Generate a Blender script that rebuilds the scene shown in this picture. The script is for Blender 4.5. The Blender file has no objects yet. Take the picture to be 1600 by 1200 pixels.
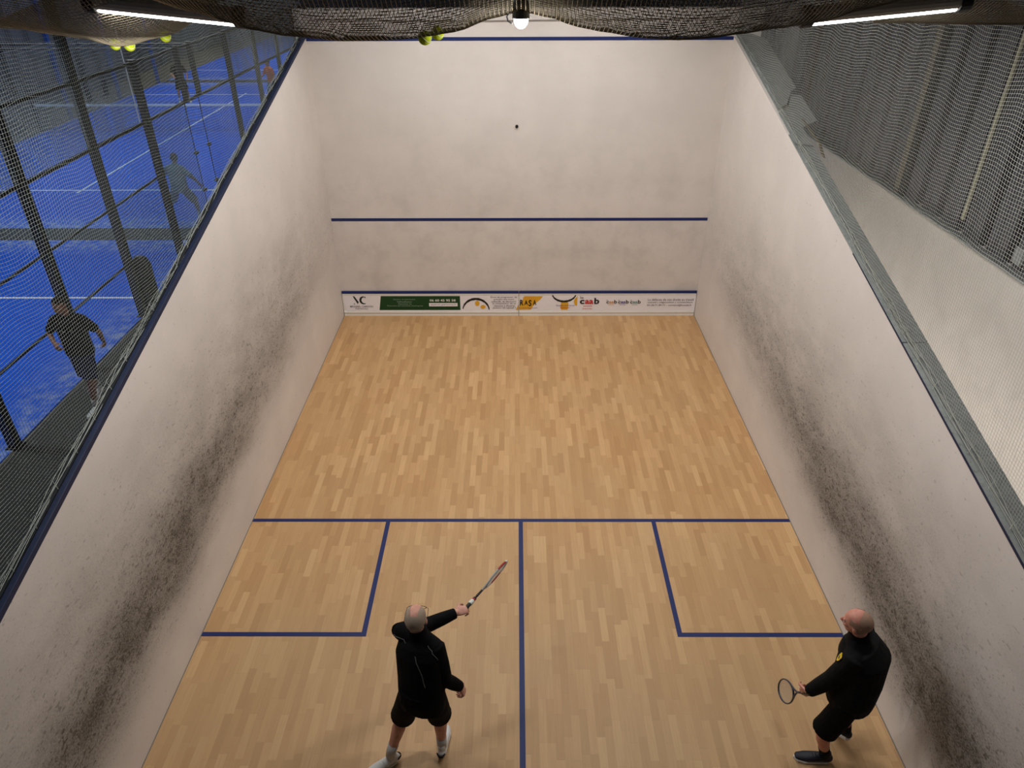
import bpy, bmesh, math, random
import numpy as np
from mathutils import Vector, Matrix
from mathutils.bvhtree import BVHTree

random.seed(7)
SC = bpy.context.scene
COL = SC.collection

# ------------------------------------------------------------------ helpers
def tag(o, label=None, cat=None, group=None, kind=None):
    if label: o['label'] = label
    if cat: o['category'] = cat
    if group: o['group'] = group
    if kind: o['kind'] = kind
    return o

def empty(name, loc=(0, 0, 0)):
    o = bpy.data.objects.new(name, None)
    o.empty_display_size = .1
    o.location = loc
    COL.objects.link(o)
    return o

def link(name, me, mat=None, parent=None, smooth=False):
    o = bpy.data.objects.new(name, me)
    COL.objects.link(o)
    if mat is not None and not me.materials:
        me.materials.append(mat)
    if parent is not None:
        o.parent = parent
        o.matrix_parent_inverse = Matrix.Translation(-parent.location) if parent.type == 'EMPTY' else Matrix()
    if smooth:
        me.polygons.foreach_set('use_smooth', [True] * len(me.polygons))
    return o

class MB:
    """collects simple shapes into one mesh (world coordinates)"""
    def __init__(self):
        self.v = []; self.f = []
    def box(self, a, b):
        x0, y0, z0 = a; x1, y1, z1 = b
        n = len(self.v)
        self.v += [(x0, y0, z0), (x1, y0, z0), (x1, y1, z0), (x0, y1, z0), (x0, y0, z1), (x1, y0, z1), (x1, y1, z1), (x0, y1, z1)]
        self.f += [tuple(n + i for i in q) for q in ((0, 3, 2, 1), (4, 5, 6, 7), (0, 1, 5, 4), (1, 2, 6, 5), (2, 3, 7, 6), (3, 0, 4, 7))]
        return self
    def poly(self, pts):
        n = len(self.v)
        self.v += [tuple(p) for p in pts]
        self.f.append(tuple(range(n, n + len(pts))))
        return self
    def prism(self, pts, vec):
        n = len(self.v); k = len(pts)
        self.v += [tuple(p) for p in pts] + [tuple(Vector(p) + Vector(vec)) for p in pts]
        self.f.append(tuple(range(n + k - 1, n - 1, -1)))
        self.f.append(tuple(range(n + k, n + 2 * k)))
        for i in range(k):
            j = (i + 1) % k
            self.f.append((n + i, n + j, n + k + j, n + k + i))
        return self
    def loft(self, pts, radii, side=None, seg=12, dome=True):
        """closed tube through pts with elliptical rings (a along side, b across)"""
        P = [Vector(p) for p in pts]
        R = [(r, r) if isinstance(r, (int, float)) else r for r in radii]
        rings = []
        n = len(P)
        prev = Vector(side) if side is not None else None
        T = []
        for i in range(n):
            t = (P[min(i + 1, n - 1)] - P[max(i - 1, 0)])
            t = t.normalized() if t.length > 1e-9 else Vector((0, 0, 1))
            T.append(t)
        def ring(c, t, a, b):
            nonlocal prev
            if prev is None or abs(prev.normalized().dot(t)) > .98:
                prev = Vector((1, 0, 0)) if abs(t.x) < .9 else Vector((0, 1, 0))
            s = (prev - t * prev.dot(t)).normalized()
            u = t.cross(s)
            if side is None: prev = s
            return [c + s * (a * math.cos(2 * math.pi * k / seg)) + u * (b * math.sin(2 * math.pi * k / seg)) for k in range(seg)]
        if dome:
            a, b = R[0]; m = min(a, b)
            for q in (80, 55, 28):
                cq, sq = math.cos(math.radians(q)), math.sin(math.radians(q))
                rings.append(ring(P[0] - T[0] * m * sq, T[0], a * cq, b * cq))
        for i in range(n):
            rings.append(ring(P[i], T[i], *R[i]))
        if dome:
            a, b = R[-1]; m = min(a, b)
            for q in (28, 55, 80):
                cq, sq = math.cos(math.radians(q)), math.sin(math.radians(q))
                rings.append(ring(P[-1] + T[-1] * m * sq, T[-1], a * cq, b * cq))
        base = len(self.v)
        for r in rings: self.v += [tuple(p) for p in r]
        for i in range(len(rings) - 1):
            for k in range(seg):
                j = (k + 1) % seg
                self.f.append((base + i * seg + k, base + i * seg + j, base + (i + 1) * seg + j, base + (i + 1) * seg + k))
        self.f.append(tuple(base + k for k in range(seg - 1, -1, -1)))
        self.f.append(tuple(base + (len(rings) - 1) * seg + k for k in range(seg)))
        return self
    def ell(self, c, r, M=None, nu=18, nv=12):
        c = Vector(c); M = M or Matrix.Identity(3)
        base = len(self.v)
        self.v.append(tuple(c + M @ Vector((0, 0, -r[2]))))
        for i in range(1, nv):
            ph = -math.pi / 2 + math.pi * i / nv
            for k in range(nu):
                th = 2 * math.pi * k / nu
                self.v.append(tuple(c + M @ Vector((r[0] * math.cos(ph) * math.cos(th), r[1] * math.cos(ph) * math.sin(th), r[2] * math.sin(ph)))))
        self.v.append(tuple(c + M @ Vector((0, 0, r[2]))))
        top = len(self.v) - 1
        for k in range(nu):
            j = (k + 1) % nu
            self.f.append((base, base + 1 + j, base + 1 + k))
            for i in range(nv - 2):
                a = base + 1 + i * nu
                self.f.append((a + k, a + j, a + nu + j, a + nu + k))
            a = base + 1 + (nv - 2) * nu
            self.f.append((a + k, a + j, top))
        return self
    def mesh(self, name):
        me = bpy.data.meshes.new(name)
        me.from_pydata(self.v, [], self.f)
        me.update()
        return me
    def build(self, name, mat, parent=None, smooth=False, bevel=0):
        o = link(name, self.mesh(name), mat, parent, smooth)
        if bevel:
            m = o.modifiers.new('bevel', 'BEVEL'); m.width = bevel; m.segments = 2; m.limit_method = 'ANGLE'
        return o
    def blob(self, name, mat, parent=None, voxel=.008, smooth=4):
        """voxel-remesh all collected closed shapes into ONE smooth skin"""
        o = link(name, self.mesh(name), mat, None)
        m = o.modifiers.new('r', 'REMESH'); m.mode = 'VOXEL'; m.voxel_size = voxel; m.use_smooth_shade = True
        if smooth:
            s = o.modifiers.new('s', 'SMOOTH'); s.factor = .5; s.iterations = smooth
        dg = bpy.context.evaluated_depsgraph_get(); dg.update()
        me = bpy.data.meshes.new_from_object(o.evaluated_get(dg))
        me.name = name
        bpy.data.objects.remove(o)
        if mat is not None and not me.materials: me.materials.append(mat)
        me.polygons.foreach_set('use_smooth', [True] * len(me.polygons))
        return link(name, me, mat, parent)

# ------------------------------------------------------------------ materials
class NT:
    def __init__(self, name):
        self.m = bpy.data.materials.new(name); self.m.use_nodes = True
        self.t = self.m.node_tree; self.t.nodes.clear()
    def n(self, typ, **kw):
        nd = self.t.nodes.new(typ)
        for k, v in kw.items(): setattr(nd, k, v)
        return nd
    def l(self, a, b): self.t.links.new(a, b)
    def math(self, op, a, b=None, c=None, clamp=False):
        nd = self.n('ShaderNodeMath', operation=op); nd.use_clamp = clamp
        for i, x in enumerate((a, b, c)):
            if x is None: continue
            if isinstance(x, (int, float)): nd.inputs[i].default_value = x
            else: self.l(x, nd.inputs[i])
        return nd.outputs[0]
    def maprange(self, v, a, b, c=0., d=1., smooth=True):
        nd = self.n('ShaderNodeMapRange')
        if smooth: nd.interpolation_type = 'SMOOTHSTEP'
        self.l(v, nd.inputs[0])
        for i, x in enumerate((a, b, c, d)): nd.inputs[i + 1].default_value = x
        return nd.outputs[0]
    def mix(self, fac, a, b, blend='MIX'):
        nd = self.n('ShaderNodeMix', data_type='RGBA', blend_type=blend)
        for i, x in ((0, fac), (6, a), (7, b)):
            if isinstance(x, (int, float)): nd.inputs[i].default_value = x
            elif isinstance(x, (tuple, list)): nd.inputs[i].default_value = (*x, 1)
            else: self.l(x, nd.inputs[i])
        return nd.outputs[2]
    def noise(self, vec, scale, detail=2, rough=.5, out=0):
        nd = self.n('ShaderNodeTexNoise'); nd.inputs['Scale'].default_value = scale
        nd.inputs['Detail'].default_value = detail; nd.inputs['Roughness'].default_value = rough
        self.l(vec, nd.inputs['Vector']); return nd.outputs[out]
    def pos(self):
        return self.n('ShaderNodeNewGeometry').outputs['Position']
    def scale(self, vec, s):
        nd = self.n('ShaderNodeVectorMath', operation='MULTIPLY'); self.l(vec, nd.inputs[0]); nd.inputs[1].default_value = s
        return nd.outputs[0]
    def sep(self, vec):
        nd = self.n('ShaderNodeSeparateXYZ'); self.l(vec, nd.inputs[0]); return nd.outputs
    def principled(self, col, rough=.5, metal=0., spec=.5, bump=None, bstr=.2, bdist=.01):
        p = self.n('ShaderNodeBsdfPrincipled'); o = self.n('ShaderNodeOutputMaterial')
        if isinstance(col, (tuple, list)): p.inputs['Base Color'].default_value = (*col, 1)
        else: self.l(col, p.inputs['Base Color'])
        if isinstance(rough, (int, float)): p.inputs['Roughness'].default_value = rough
        else: self.l(rough, p.inputs['Roughness'])
        p.inputs['Metallic'].default_value = metal
        p.inputs['Specular IOR Level'].default_value = spec
        if bump is not None:
            b = self.n('ShaderNodeBump'); b.inputs['Strength'].default_value = bstr; b.inputs['Distance'].default_value = bdist
            self.l(bump, b.inputs['Height']); self.l(b.outputs[0], p.inputs['Normal'])
        self.l(p.outputs[0], o.inputs[0])
        return self.m

def srgb(r, g, b):
    f = lambda c: (c / 255 / 12.92) if c / 255 <= .04045 else ((c / 255 + .055) / 1.055) ** 2.4
    return (f(r), f(g), f(b))

def flat(name, rgb, rough=.5, metal=0., spec=.4, vary=.12, nscale=14):
    t = NT(name); p = t.pos()
    n = t.noise(p, nscale, 3)
    c = t.mix(n, tuple(x * (1 - vary) for x in rgb), tuple(min(1, x * (1 + vary)) for x in rgb))
    return t.principled(c, rough, metal, spec)

def emis(name, rgb, s):
    t = NT(name); e = t.n('ShaderNodeEmission'); e.inputs[0].default_value = (*rgb, 1); e.inputs[1].default_value = s
    o = t.n('ShaderNodeOutputMaterial'); t.l(e.outputs[0], o.inputs[0]); return t.m

def wall_mat(name, side=None, base=srgb(227, 220, 215)):
    """white plaster with ball marks; side walls carry a dark smudged band low down towards the back"""
    t = NT(name); p = t.pos(); x, y, z = t.sep(p)
    cloud = t.noise(p, 1.3, 4, .6)
    c = t.mix(t.maprange(cloud, .35, .7), tuple(k * .93 for k in base), base)
    if side is None:
        st = t.scale(p, (1, 1, .8))
        f1 = t.noise(st, 42, 1, .5); f2 = t.noise(st, 95, 1, .5)
        low = t.maprange(z, 4.4, 1.2)
        dens = t.math('ADD', t.math('MULTIPLY', low, .03), t.math('MULTIPLY', t.math('SUBTRACT', cloud, .5), .16))
        s1 = t.maprange(t.math('ADD', f1, dens), .75, .82, 0, .34)
        s2 = t.maprange(t.math('ADD', f2, dens), .72, .82, 0, .24)
        m = t.math('MAXIMUM', s1, s2)
        blot = t.math('MULTIPLY', low, t.maprange(t.noise(p, 2.2, 5, .65), .42, .7, 0, .13))
        tot = t.math('ADD', m, t.math('ADD', blot, t.math('MULTIPLY', low, .03)), clamp=True)
    else:
        zc, lo = side
        st = t.scale(p, (1, .45, 1))
        f1 = t.noise(st, 38, 1, .5); f2 = t.noise(st, 120, 3, .7)
        # band height rises a little towards the front wall
        yf = t.maprange(y, -9.5, 0., 0., 1., False)
        zb = t.math('SUBTRACT', z, t.math('ADD', zc, t.math('MULTIPLY', yf, .75)))
        wob = t.math('MULTIPLY', t.math('SUBTRACT', t.noise(t.scale(p, (1, .5, 1)), 1.6, 3), .5), .5)
        zb = t.math('ADD', zb, wob)
        up = t.math('MULTIPLY', t.maprange(zb, .70, -.05), t.maprange(zb, -.70, -.05))
        wide = t.math('MULTIPLY', t.maprange(zb, 2.0, .1), t.maprange(zb, -1.0, -.1))
        back = t.math('MULTIPLY', t.maprange(y, -3.2, -7.0, .18, 1.), t.maprange(y, -.2, -3, .25, 1))
        midy = t.maprange(y, -.1, -3.5, .35, 1.)
        fine = t.math('MULTIPLY', t.maprange(f2, .3, .65, .72, 1.), t.maprange(t.noise(st, 5, 4, .7), .3, .6, .75, 1.))
        core = t.math('MULTIPLY', t.math('MULTIPLY', up, back), t.math('MULTIPLY', fine, lo))
        halo = t.math('MULTIPLY', t.math('MULTIPLY', wide, midy), t.math('MULTIPLY', t.maprange(f2, .3, .66, .30, .56), t.maprange(t.noise(st, 4, 4, .7), .35, .62, .65, 1.)))
        dens = t.math('ADD', t.math('MULTIPLY', t.math('MULTIPLY', wide, midy), .10), t.math('MULTIPLY', up, .04))
        sp = t.maprange(t.math('ADD', f1, dens), .72, .81, 0, .24)
        sp2 = t.maprange(t.math('ADD', t.noise(st, 75, 1, .5), t.math('MULTIPLY', dens, .9)), .69, .79, 0, .22)
        tot = t.math('ADD', t.math('ADD', core, halo), t.math('MAXIMUM', sp, sp2), clamp=True)
    c = t.mix(tot, c, srgb(82, 77, 70))
    return t.principled(c, .62, 0, .35, t.noise(p, 120, 2), .06, .004)

def wood_mat():
    t = NT('maple strip floor'); p = t.pos(); x, y, z = t.sep(p)
    W, L = .072, .42
    col = t.math('FLOOR', t.math('DIVIDE', x, W))
    h = t.n('ShaderNodeTexWhiteNoise', noise_dimensions='1D'); t.l(col, h.inputs['W'])
    yy = t.math('ADD', t.math('DIVIDE', y, L), t.math('MULTIPLY', t.math('FLOOR', t.math('MULTIPLY', h.outputs[0], 9)), .377))
    row = t.math('FLOOR', yy)
    cv = t.n('ShaderNodeCombineXYZ'); t.l(col, cv.inputs[0]); t.l(row, cv.inputs[1])
    w = t.n('ShaderNodeTexWhiteNoise', noise_dimensions='2D'); t.l(cv.outputs[0], w.inputs['Vector'])
    r = t.n('ShaderNodeValToRGB'); t.l(w.outputs[0], r.inputs[0])
    e = r.color_ramp.elements
    e[0].position = 0; e[0].color = (*srgb(190, 147, 99), 1)
    e[1].position = 1; e[1].color = (*srgb(220, 180, 130), 1)
    for q, c3 in ((.25, (199, 156, 107)), (.6, (206, 164, 115)), (.85, (211, 169, 120))):
        k = e.new(q); k.color = (*srgb(*c3), 1)
    grain = t.noise(t.scale(p, (60, 2.5, 1)), 1.2, 4, .6)
    c = t.mix(t.maprange(grain, .3, .7, 0., .22), r.outputs[0], srgb(166, 124, 80))
    # larger boards: slight tone shift, seams
    fx = t.math('FRACT', t.math('DIVIDE', x, W)); fy = t.math('FRACT', yy)
    sx = t.math('LESS_THAN', fx, .025); sy = t.math('LESS_THAN', fy, .008)
    c = t.mix(t.math('MULTIPLY', t.math('MAXIMUM', sx, sy), .20), c, srgb(120, 86, 52))
    tone = t.noise(p, .9, 3)
    c = t.mix(t.maprange(tone, .35, .7, 0., .22), c, srgb(188, 160, 120))
    # greyer tone towards the back of the court
    d = t.maprange(y, -4.8, -8.2, 0., .28)
    c = t.mix(d, c, srgb(176, 156, 124))
    sm = t.maprange(t.noise(p, 9, 4, .7), .70, .78, 0, .3)
    c = t.mix(sm, c, srgb(120, 100, 72))
    return t.principled(c, t.maprange(grain, .2, .8, .42, .55), 0, .35)

def blue_turf():
    t = NT('blue padel turf'); p = t.pos(); x, y, z = t.sep(p)
    n = t.noise(p, 3, 4, .6); f = t.noise(p, 160, 2)
    c = t.mix(n, srgb(12, 82, 208), srgb(28, 108, 236))
    c = t.mix(t.maprange(f, .4, .7, 0, .25), c, srgb(14, 44, 140))
    # sand gathering along the side and ends of each court
    ex = t.maprange(x, -7.9, -6.95, 0, 1)
    def near(v, w): return t.maprange(t.math('ABSOLUTE', t.math('SUBTRACT', y, v)), w, .15, 0, 1)
    ends = t.math('MAXIMUM', near(3.9, 1.1), t.math('MAXIMUM', near(4.6, 1.1), t.math('MAXIMUM', near(24.6, 1.3), near(25.3, 1.3))))
    side = t.math('MULTIPLY', ex, .8)
    e = t.math('MAXIMUM', side, ends)
    sand = t.math('MULTIPLY', e, t.maprange(t.noise(p, 4.5, 6, .75), .42, .68, .05, .75))
    c = t.mix(sand, c, srgb(176, 190, 200))
    return t.principled(c, .9, 0, .1)

def glass_mat(name='court glass', haze=.07):
    t = NT(name)
    tr = t.n('ShaderNodeBsdfTransparent'); tr.inputs[0].default_value = (.80, .88, .90, 1)
    gl = t.n('ShaderNodeBsdfGlossy'); gl.inputs[1].default_value = .03; gl.inputs[0].default_value = (1, 1, 1, 1)
    df = t.n('ShaderNodeBsdfDiffuse'); df.inputs[0].default_value = (.8, .85, .9, 1)
    lw = t.n('ShaderNodeLayerWeight'); lw.inputs[0].default_value = .12
    m = t.n('ShaderNodeMixShader'); t.l(lw.outputs[0], m.inputs[0]); t.l(tr.outputs[0], m.inputs[1]); t.l(gl.outputs[0], m.inputs[2])
    m2 = t.n('ShaderNodeMixShader'); m2.inputs[0].default_value = haze; t.l(m.outputs[0], m2.inputs[1]); t.l(df.outputs[0], m2.inputs[2])
    o = t.n('ShaderNodeOutputMaterial'); t.l(m2.outputs[0], o.inputs[0]); return t.m

def galv_mat():
    t = NT('galvanised flashing'); p = t.pos()
    v = t.n('ShaderNodeTexVoronoi'); v.inputs['Scale'].default_value = 22; t.l(p, v.inputs['Vector'])
    n = t.noise(p, 5, 5, .7)
    c = t.mix(n, srgb(120, 126, 126), srgb(176, 180, 178))
    c = t.mix(t.maprange(t.noise(p, 30, 4, .7), .5, .7, 0, .5), c, srgb(96, 100, 98))
    c = t.mix(t.maprange(t.noise(p, 24, 3, .6), .70, .74, 0, .8), c, srgb(215, 215, 205))
    return t.principled(c, .55, .25, .4)

M = {}
M['front'] = wall_mat('plaster front wall')
M['left'] = wall_mat('plaster left wall', (.95, .50))
M['right'] = wall_mat('plaster right wall', (.80, .52))
M['wood'] = wood_mat()
M['line'] = flat('court line blue', srgb(20, 38, 98), .55, vary=.1)
M['trimblue'] = flat('edge trim blue', srgb(22, 34, 66), .6, vary=.3, nscale=8)
M['darktop'] = flat('dark wall capping', srgb(30, 32, 36), .8)
M['white'] = flat('white painted board', srgb(242, 240, 234), .5, vary=.04)
M['banner'] = flat('banner vinyl white', srgb(246, 244, 250), .4, vary=.03)
M['green'] = flat('banner green', srgb(14, 66, 32), .45, vary=.08)
M['ink'] = flat('ink black', srgb(26, 24, 24), .5)
M['inkgreen'] = flat('ink dark green', srgb(22, 38, 30), .5)
M['inkgrey'] = flat('ink grey', srgb(92, 92, 96), .5)
M['inkwhite'] = flat('ink white', srgb(232, 232, 228), .5, vary=.03)
M['inkpale'] = flat('ink pale green', srgb(150, 180, 158), .5, vary=.03)
M['inkred'] = flat('ink red', srgb(206, 52, 58), .5)
M['inkorange'] = flat('ink orange', srgb(226, 160, 80), .5)
M['inkpurple'] = flat('ink purple', srgb(84, 66, 150), .5)
M['inkteal'] = flat('ink teal', srgb(110, 160, 150), .5)
M['yellow'] = flat('banner yellow', srgb(232, 176, 44), .5, vary=.1, nscale=40)
M['seam'] = flat('panel joint', srgb(120, 116, 108), .6)
M['netleft'] = flat('net cord left', srgb(150, 156, 150), .8, vary=.08)
M['net'] = flat('net cord', srgb(186, 188, 180), .8, vary=.08)
M['netb'] = flat('ceiling net cord', srgb(160, 149, 126), .85, vary=.08)
M['turf'] = blue_turf()
M['hall'] = flat('hall floor grey', srgb(96, 92, 82), .8, vary=.2, nscale=2)
M['walk'] = flat('walkway dark', srgb(50, 50, 48), .85, vary=.25, nscale=6)
M['steel'] = flat('black steel', srgb(30, 31, 32), .45, vary=.15)
M['bluesteel'] = flat('blue steel', srgb(28, 70, 140), .45, vary=.15)
M['wire'] = flat('mesh wire', srgb(150, 164, 178), .5)
M['wline'] = flat('white court line', srgb(235, 240, 245), .7, vary=.05)
M['glass'] = glass_mat()
M['galv'] = galv_mat()
M['pale'] = wall_mat('plaster neighbour wall', None, srgb(222, 216, 208))
M['black'] = flat('matt black plastic', srgb(22, 22, 23), .5)
M['tubebody'] = flat('lamp body grey', srgb(190, 184, 172), .5)
M['tube'] = emis('lit diffuser', (1, .98, .95), 14)
M['bulb'] = emis('lit bulb', (1, .98, .96), 12)
M['ball'] = flat('yellow felt', srgb(196, 214, 40), .95, vary=.15, nscale=60)
M['farwall'] = flat('dark hall wall', srgb(74, 80, 88), .8, vary=.2, nscale=1.5)
M['ceil'] = flat('dark hall ceiling', srgb(60, 58, 56), .9)

def clad_mat():
    t = NT('grey corrugated cladding'); p = t.pos()
    c = t.mix(t.noise(p, 1.5, 3), srgb(70, 72, 78), srgb(92, 92, 98))
    return t.principled(c, .55, .3, .4)
M['clad'] = clad_mat()
def skin_mat(name, a, b):
    t = NT(name); p = t.pos()
    c = t.mix(t.maprange(t.noise(p, 22, 3), .3, .7), a, b)
    return t.principled(c, .5, 0, .35, t.noise(p, 180, 2), .08, .003)
M['skin'] = skin_mat('skin pink', srgb(196, 140, 122), srgb(214, 160, 142))
M['skin2'] = skin_mat('skin rosy', srgb(198, 130, 114), srgb(212, 152, 134))
M['skin3'] = skin_mat('skin tan', srgb(150, 98, 76), srgb(172, 118, 92))
def cloth(name, rgb, rough=.95, bs=.5):
    t = NT(name); p = t.pos()
    n = t.noise(p, 5.5, 4, .55)
    c = t.mix(t.noise(p, 70, 2), tuple(k * .8 for k in rgb), rgb)
    return t.principled(c, rough, 0, .15, n, bs, .05)
M['blackcloth'] = cloth('black jersey', srgb(15, 15, 17))
M['blackcloth2'] = cloth('black shell jacket', srgb(16, 17, 19), .8)
M['shorts'] = cloth('black shorts cloth', srgb(13, 13, 15))
M['navy'] = cloth('navy shorts cloth', srgb(30, 36, 84))
M['greytee'] = cloth('grey tee cloth', srgb(120, 148, 158))
M['greyshort'] = cloth('grey teal shorts cloth', srgb(78, 116, 136))
M['tee3'] = cloth('black tee cloth', srgb(22, 22, 24))
M['orangetee'] = cloth('orange top cloth', srgb(190, 96, 60))
M['sock'] = cloth('white sock', srgb(205, 202, 198))
M['dsock'] = cloth('dark sock', srgb(30, 31, 36))
M['shoew'] = flat('white shoe', srgb(214, 214, 214), .5, vary=.06)
M['shoed'] = flat('navy black shoe', srgb(24, 28, 40), .6, vary=.2)
M['sole'] = flat('white sole', srgb(220, 220, 216), .5, vary=.03)
def hair_mat(name, rgb):
    t = NT(name); p = t.pos(); n = t.noise(p, 260, 3, .7)
    c = t.mix(n, tuple(k * .6 for k in rgb), tuple(k * 1.2 for k in rgb))
    return t.principled(c, .8, 0, .2, n, .5, .004)
M['hairg'] = hair_mat('short grey hair', srgb(176, 158, 140))
M['hairs'] = hair_mat('stubble hair', srgb(176, 142, 122))
M['haird'] = hair_mat('dark hair', srgb(34, 28, 24))
M['eyew'] = flat('eye white', srgb(225, 222, 216), .3)
M['redp'] = flat('racket red', srgb(150, 36, 44), .4)
M['racgrey'] = flat('racket grey', srgb(150, 152, 152), .4)
M['string'] = flat('racket string', srgb(214, 206, 190), .5)
M['racblue'] = flat('racket dark blue', srgb(44, 50, 74), .35)
M['crest'] = flat('crest yellow', srgb(226, 190, 40), .6)
M['piping'] = flat('grey piping', srgb(96, 98, 96), .6)

# ------------------------------------------------------------------ room shell
def S(o, label, cat):
    return tag(o, label, cat, kind='structure')
SLOPE = .2505
def ztop(y): return 4.62 + SLOPE * y      # sloping top of the side walls
YB = -9.75
fl = MB().box((-3.2, YB, -.1), (3.2, 0, 0)).build('floor', M['wood'])
S(fl, 'pale maple strip floor of the squash court with blue lines', 'floor')
fw = MB().box((-3.35, 0, -.1), (3.6, .2, 5.0)).build('wall_front', M['front'])
S(fw, 'off-white plaster front wall speckled with ball marks', 'wall')
lw = MB().prism([(-3.32, YB, 0), (-3.32, 0, 0), (-3.32, 0, ztop(0)), (-3.32, YB, ztop(YB))], (.12, 0, 0)).build('wall_left', M['left'])
S(lw, 'off-white left side wall with a dark smudged band low down', 'wall')
rw = MB().prism([(3.2, YB, 0), (3.2, 0, 0), (3.2, 0, ztop(0)), (3.2, YB, ztop(YB))], (.2, 0, 0)).build('wall_right', M['right'])
S(rw, 'off-white right side wall with grey ball marks behind the badge-jacket player', 'wall')
MBt = MB().prism([(-3.198, YB, ztop(YB) - .012), (-3.198, 0, ztop(0) - .012), (-3.198, 0, ztop(0) + .038), (-3.198, YB, ztop(YB) + .038)], (-.045, 0, 0))
S(MBt.build('trim_1', M['trimblue'], bevel=.006), 'dark blue sloping edge trim along the top of the left wall', 'trim')
MBt = MB().prism([(-3.255, YB, ztop(YB) + .0), (-3.255, 0, ztop(0) + .0), (-3.255, 0, ztop(0) + .03), (-3.255, YB, ztop(YB) + .03)], (-.045, 0, 0))
S(MBt.build('trim_2', M['darktop']), 'black capping behind the blue trim on the left wall', 'trim')
MBt = MB().prism([(3.196, YB, ztop(YB) - .014), (3.196, -5.3, ztop(-5.3) - .002), (3.196, -5.3, ztop(-5.3) + .010), (3.196, YB, ztop(YB) + .012)], (.03, 0, 0))
S(MBt.build('trim_3', M['trimblue']), 'thin dark blue edge trim on the nearer part of the right wall top', 'trim')
# court lines (painted, thin)
def wline(name, a, b, label):
    o = MB().box(a, b).build(name, M['line']); S(o, label, 'line'); return o
wline('trim_4', (-3.2, -.004, 4.57), (3.2, 0, 4.62), 'blue out line across the top of the front wall')
wline('trim_5', (-3.2, -.004, 1.78), (3.2, 0, 1.83), 'blue service line across the middle of the front wall')
wline('trim_6', (-3.2, -5.49, 0), (3.2, -5.44, .003), 'blue short line across the wooden floor')
wline('trim_7', (-.025, YB, 0), (.025, -5.49, .003), 'blue half-court line running to the back of the floor')
wline('trim_8', (-3.2, -7.14, 0), (-1.55, -7.09, .003), 'blue back line of the left service box')
wline('trim_9', (-1.6, -7.09, 0), (-1.55, -5.49, .003), 'blue inner line of the left service box')
wline('trim_10', (1.55, -7.14, 0), (3.2, -7.09, .003), 'blue back line of the right service box')
wline('trim_11', (1.55, -7.09, 0), (1.6, -5.49, .003), 'blue inner line of the right service box')
# thin dark joint where floor meets walls
for i, xx in enumerate((-3.2, 3.192)):
    S(MB().box((xx, YB, 0), (xx + .008, -.04, .004)).build('baseboard_' + ('left', 'right')[i], M['seam']), 'narrow dark joint between floor and ' + ('left', 'right')[i] + ' wall', 'baseboard')

# ------------------------------------------------------------------ tin board with adverts
def text_mesh(s, cx, cz, w, h, y, bold=0., cond=None):
    cu = bpy.data.curves.new('t', 'FONT'); cu.body = s; cu.size = 1; cu.align_x = 'CENTER'; cu.offset = bold; cu.resolution_u = 3
    o = bpy.data.objects.new('t', cu); COL.objects.link(o)
    dg = bpy.context.evaluated_depsgraph_get(); dg.update()
    me = bpy.data.meshes.new_from_object(o.evaluated_get(dg))
    bpy.data.objects.remove(o); bpy.data.curves.remove(cu)
    xs = [v.co.x for v in me.vertices]; zs = [v.co.y for v in me.vertices]
    x0, x1, z0, z1 = min(xs), max(xs), min(zs), max(zs)
    for v in me.vertices:
        a = (v.co.x - (x0 + x1) / 2) / max(1e-6, x1 - x0) * w; b = (v.co.y - (z0 + z1) / 2) / max(1e-6, z1 - z0) * h
        v.co = (cx + a, y, cz + b)
    me.materials.clear()
    return me
PX = lambda px: (px - 812) / 86.0
PZ = lambda py: (495.5 - py) / 79.2
def txt(s, x0, x1, y0, y1, mat, parent, bold=0., depth=-.040, name='lettering'):
    me = text_mesh(s, PX((x0 + x1) / 2), PZ((y0 + y1) / 2), abs(PX(x1) - PX(x0)), abs(PZ(y1) - PZ(y0)), depth, bold)
    return link(name, me, mat, parent)
def patch(pts, mat, parent, name, depth=-.037):
    return MB().poly([(PX(a), depth, PZ(b)) for a, b in pts]).build(name, mat, parent)
def arc(cx, cy, rx, ry, a0, a1, t0, t1, mat, parent, name, depth=-.038):
    out, inn = [], []
    N = 20
    for i in range(N + 1):
        a = math.radians(a0 + (a1 - a0) * i / N); s = math.sin(math.pi * i / N); th = (t0 + (t1 - t0) * s) * (1 + .12 * math.sin(i * 2.3))
        out.append((cx + (rx + th / 2) * math.cos(a), cy - (ry + th / 2) * math.sin(a)))
        inn.append((cx + (rx - th / 2) * math.cos(a), cy - (ry - th / 2) * math.sin(a)))
    m = MB()
    for i in range(N):
        m.poly([(PX(q[0]), depth, PZ(q[1])) for q in (out[i], out[i + 1], inn[i + 1], inn[i])])
    return m.build(name, mat, parent)

tinL = empty('tin_board', (-1.6, -.02, 0))
tag(tinL, 'left half of the white tin board, with green panel and phone number', 'board')
tinR = empty('tin_board', (1.6, -.02, 0))
tag(tinR, 'right half of the white tin board, with yellow patch and red-and-black lettering', 'board')
for tn, xa, xb in ((tinL, -3.19, -.006), (tinR, .002, 3.19)):
    MB().box((xa, -.030, .02), (xb, -.002, .425)).build('panel', M['white'], tn)
    MB().box((xa, -.040, .425), (xb, -.002, .437)).build('ledge', M['white'], tn, bevel=.003)
    MB().box((xa, -.034, .440), (xb, -.002, .483)).build('blue_strip', M['line'], tn)
    MB().box((xa, -.045, .0), (xb, -.002, .052)).build('kick_strip', M['white'], tn, bevel=.003)
    MB().box((xa, -.046, .052), (xb, -.03, .057)).build('groove', M['seam'], tn)
    MB().box((xa, -.046, .057), (xb, -.002, .092)).build('rail', M['white'], tn, bevel=.004)
    MB().poly([(xa + .04, -.034, .098), (xb, -.034, .098), (xb, -.034, .405), (xa + .02, -.034, .405)]).build('banner', M['banner'], tn)
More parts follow.
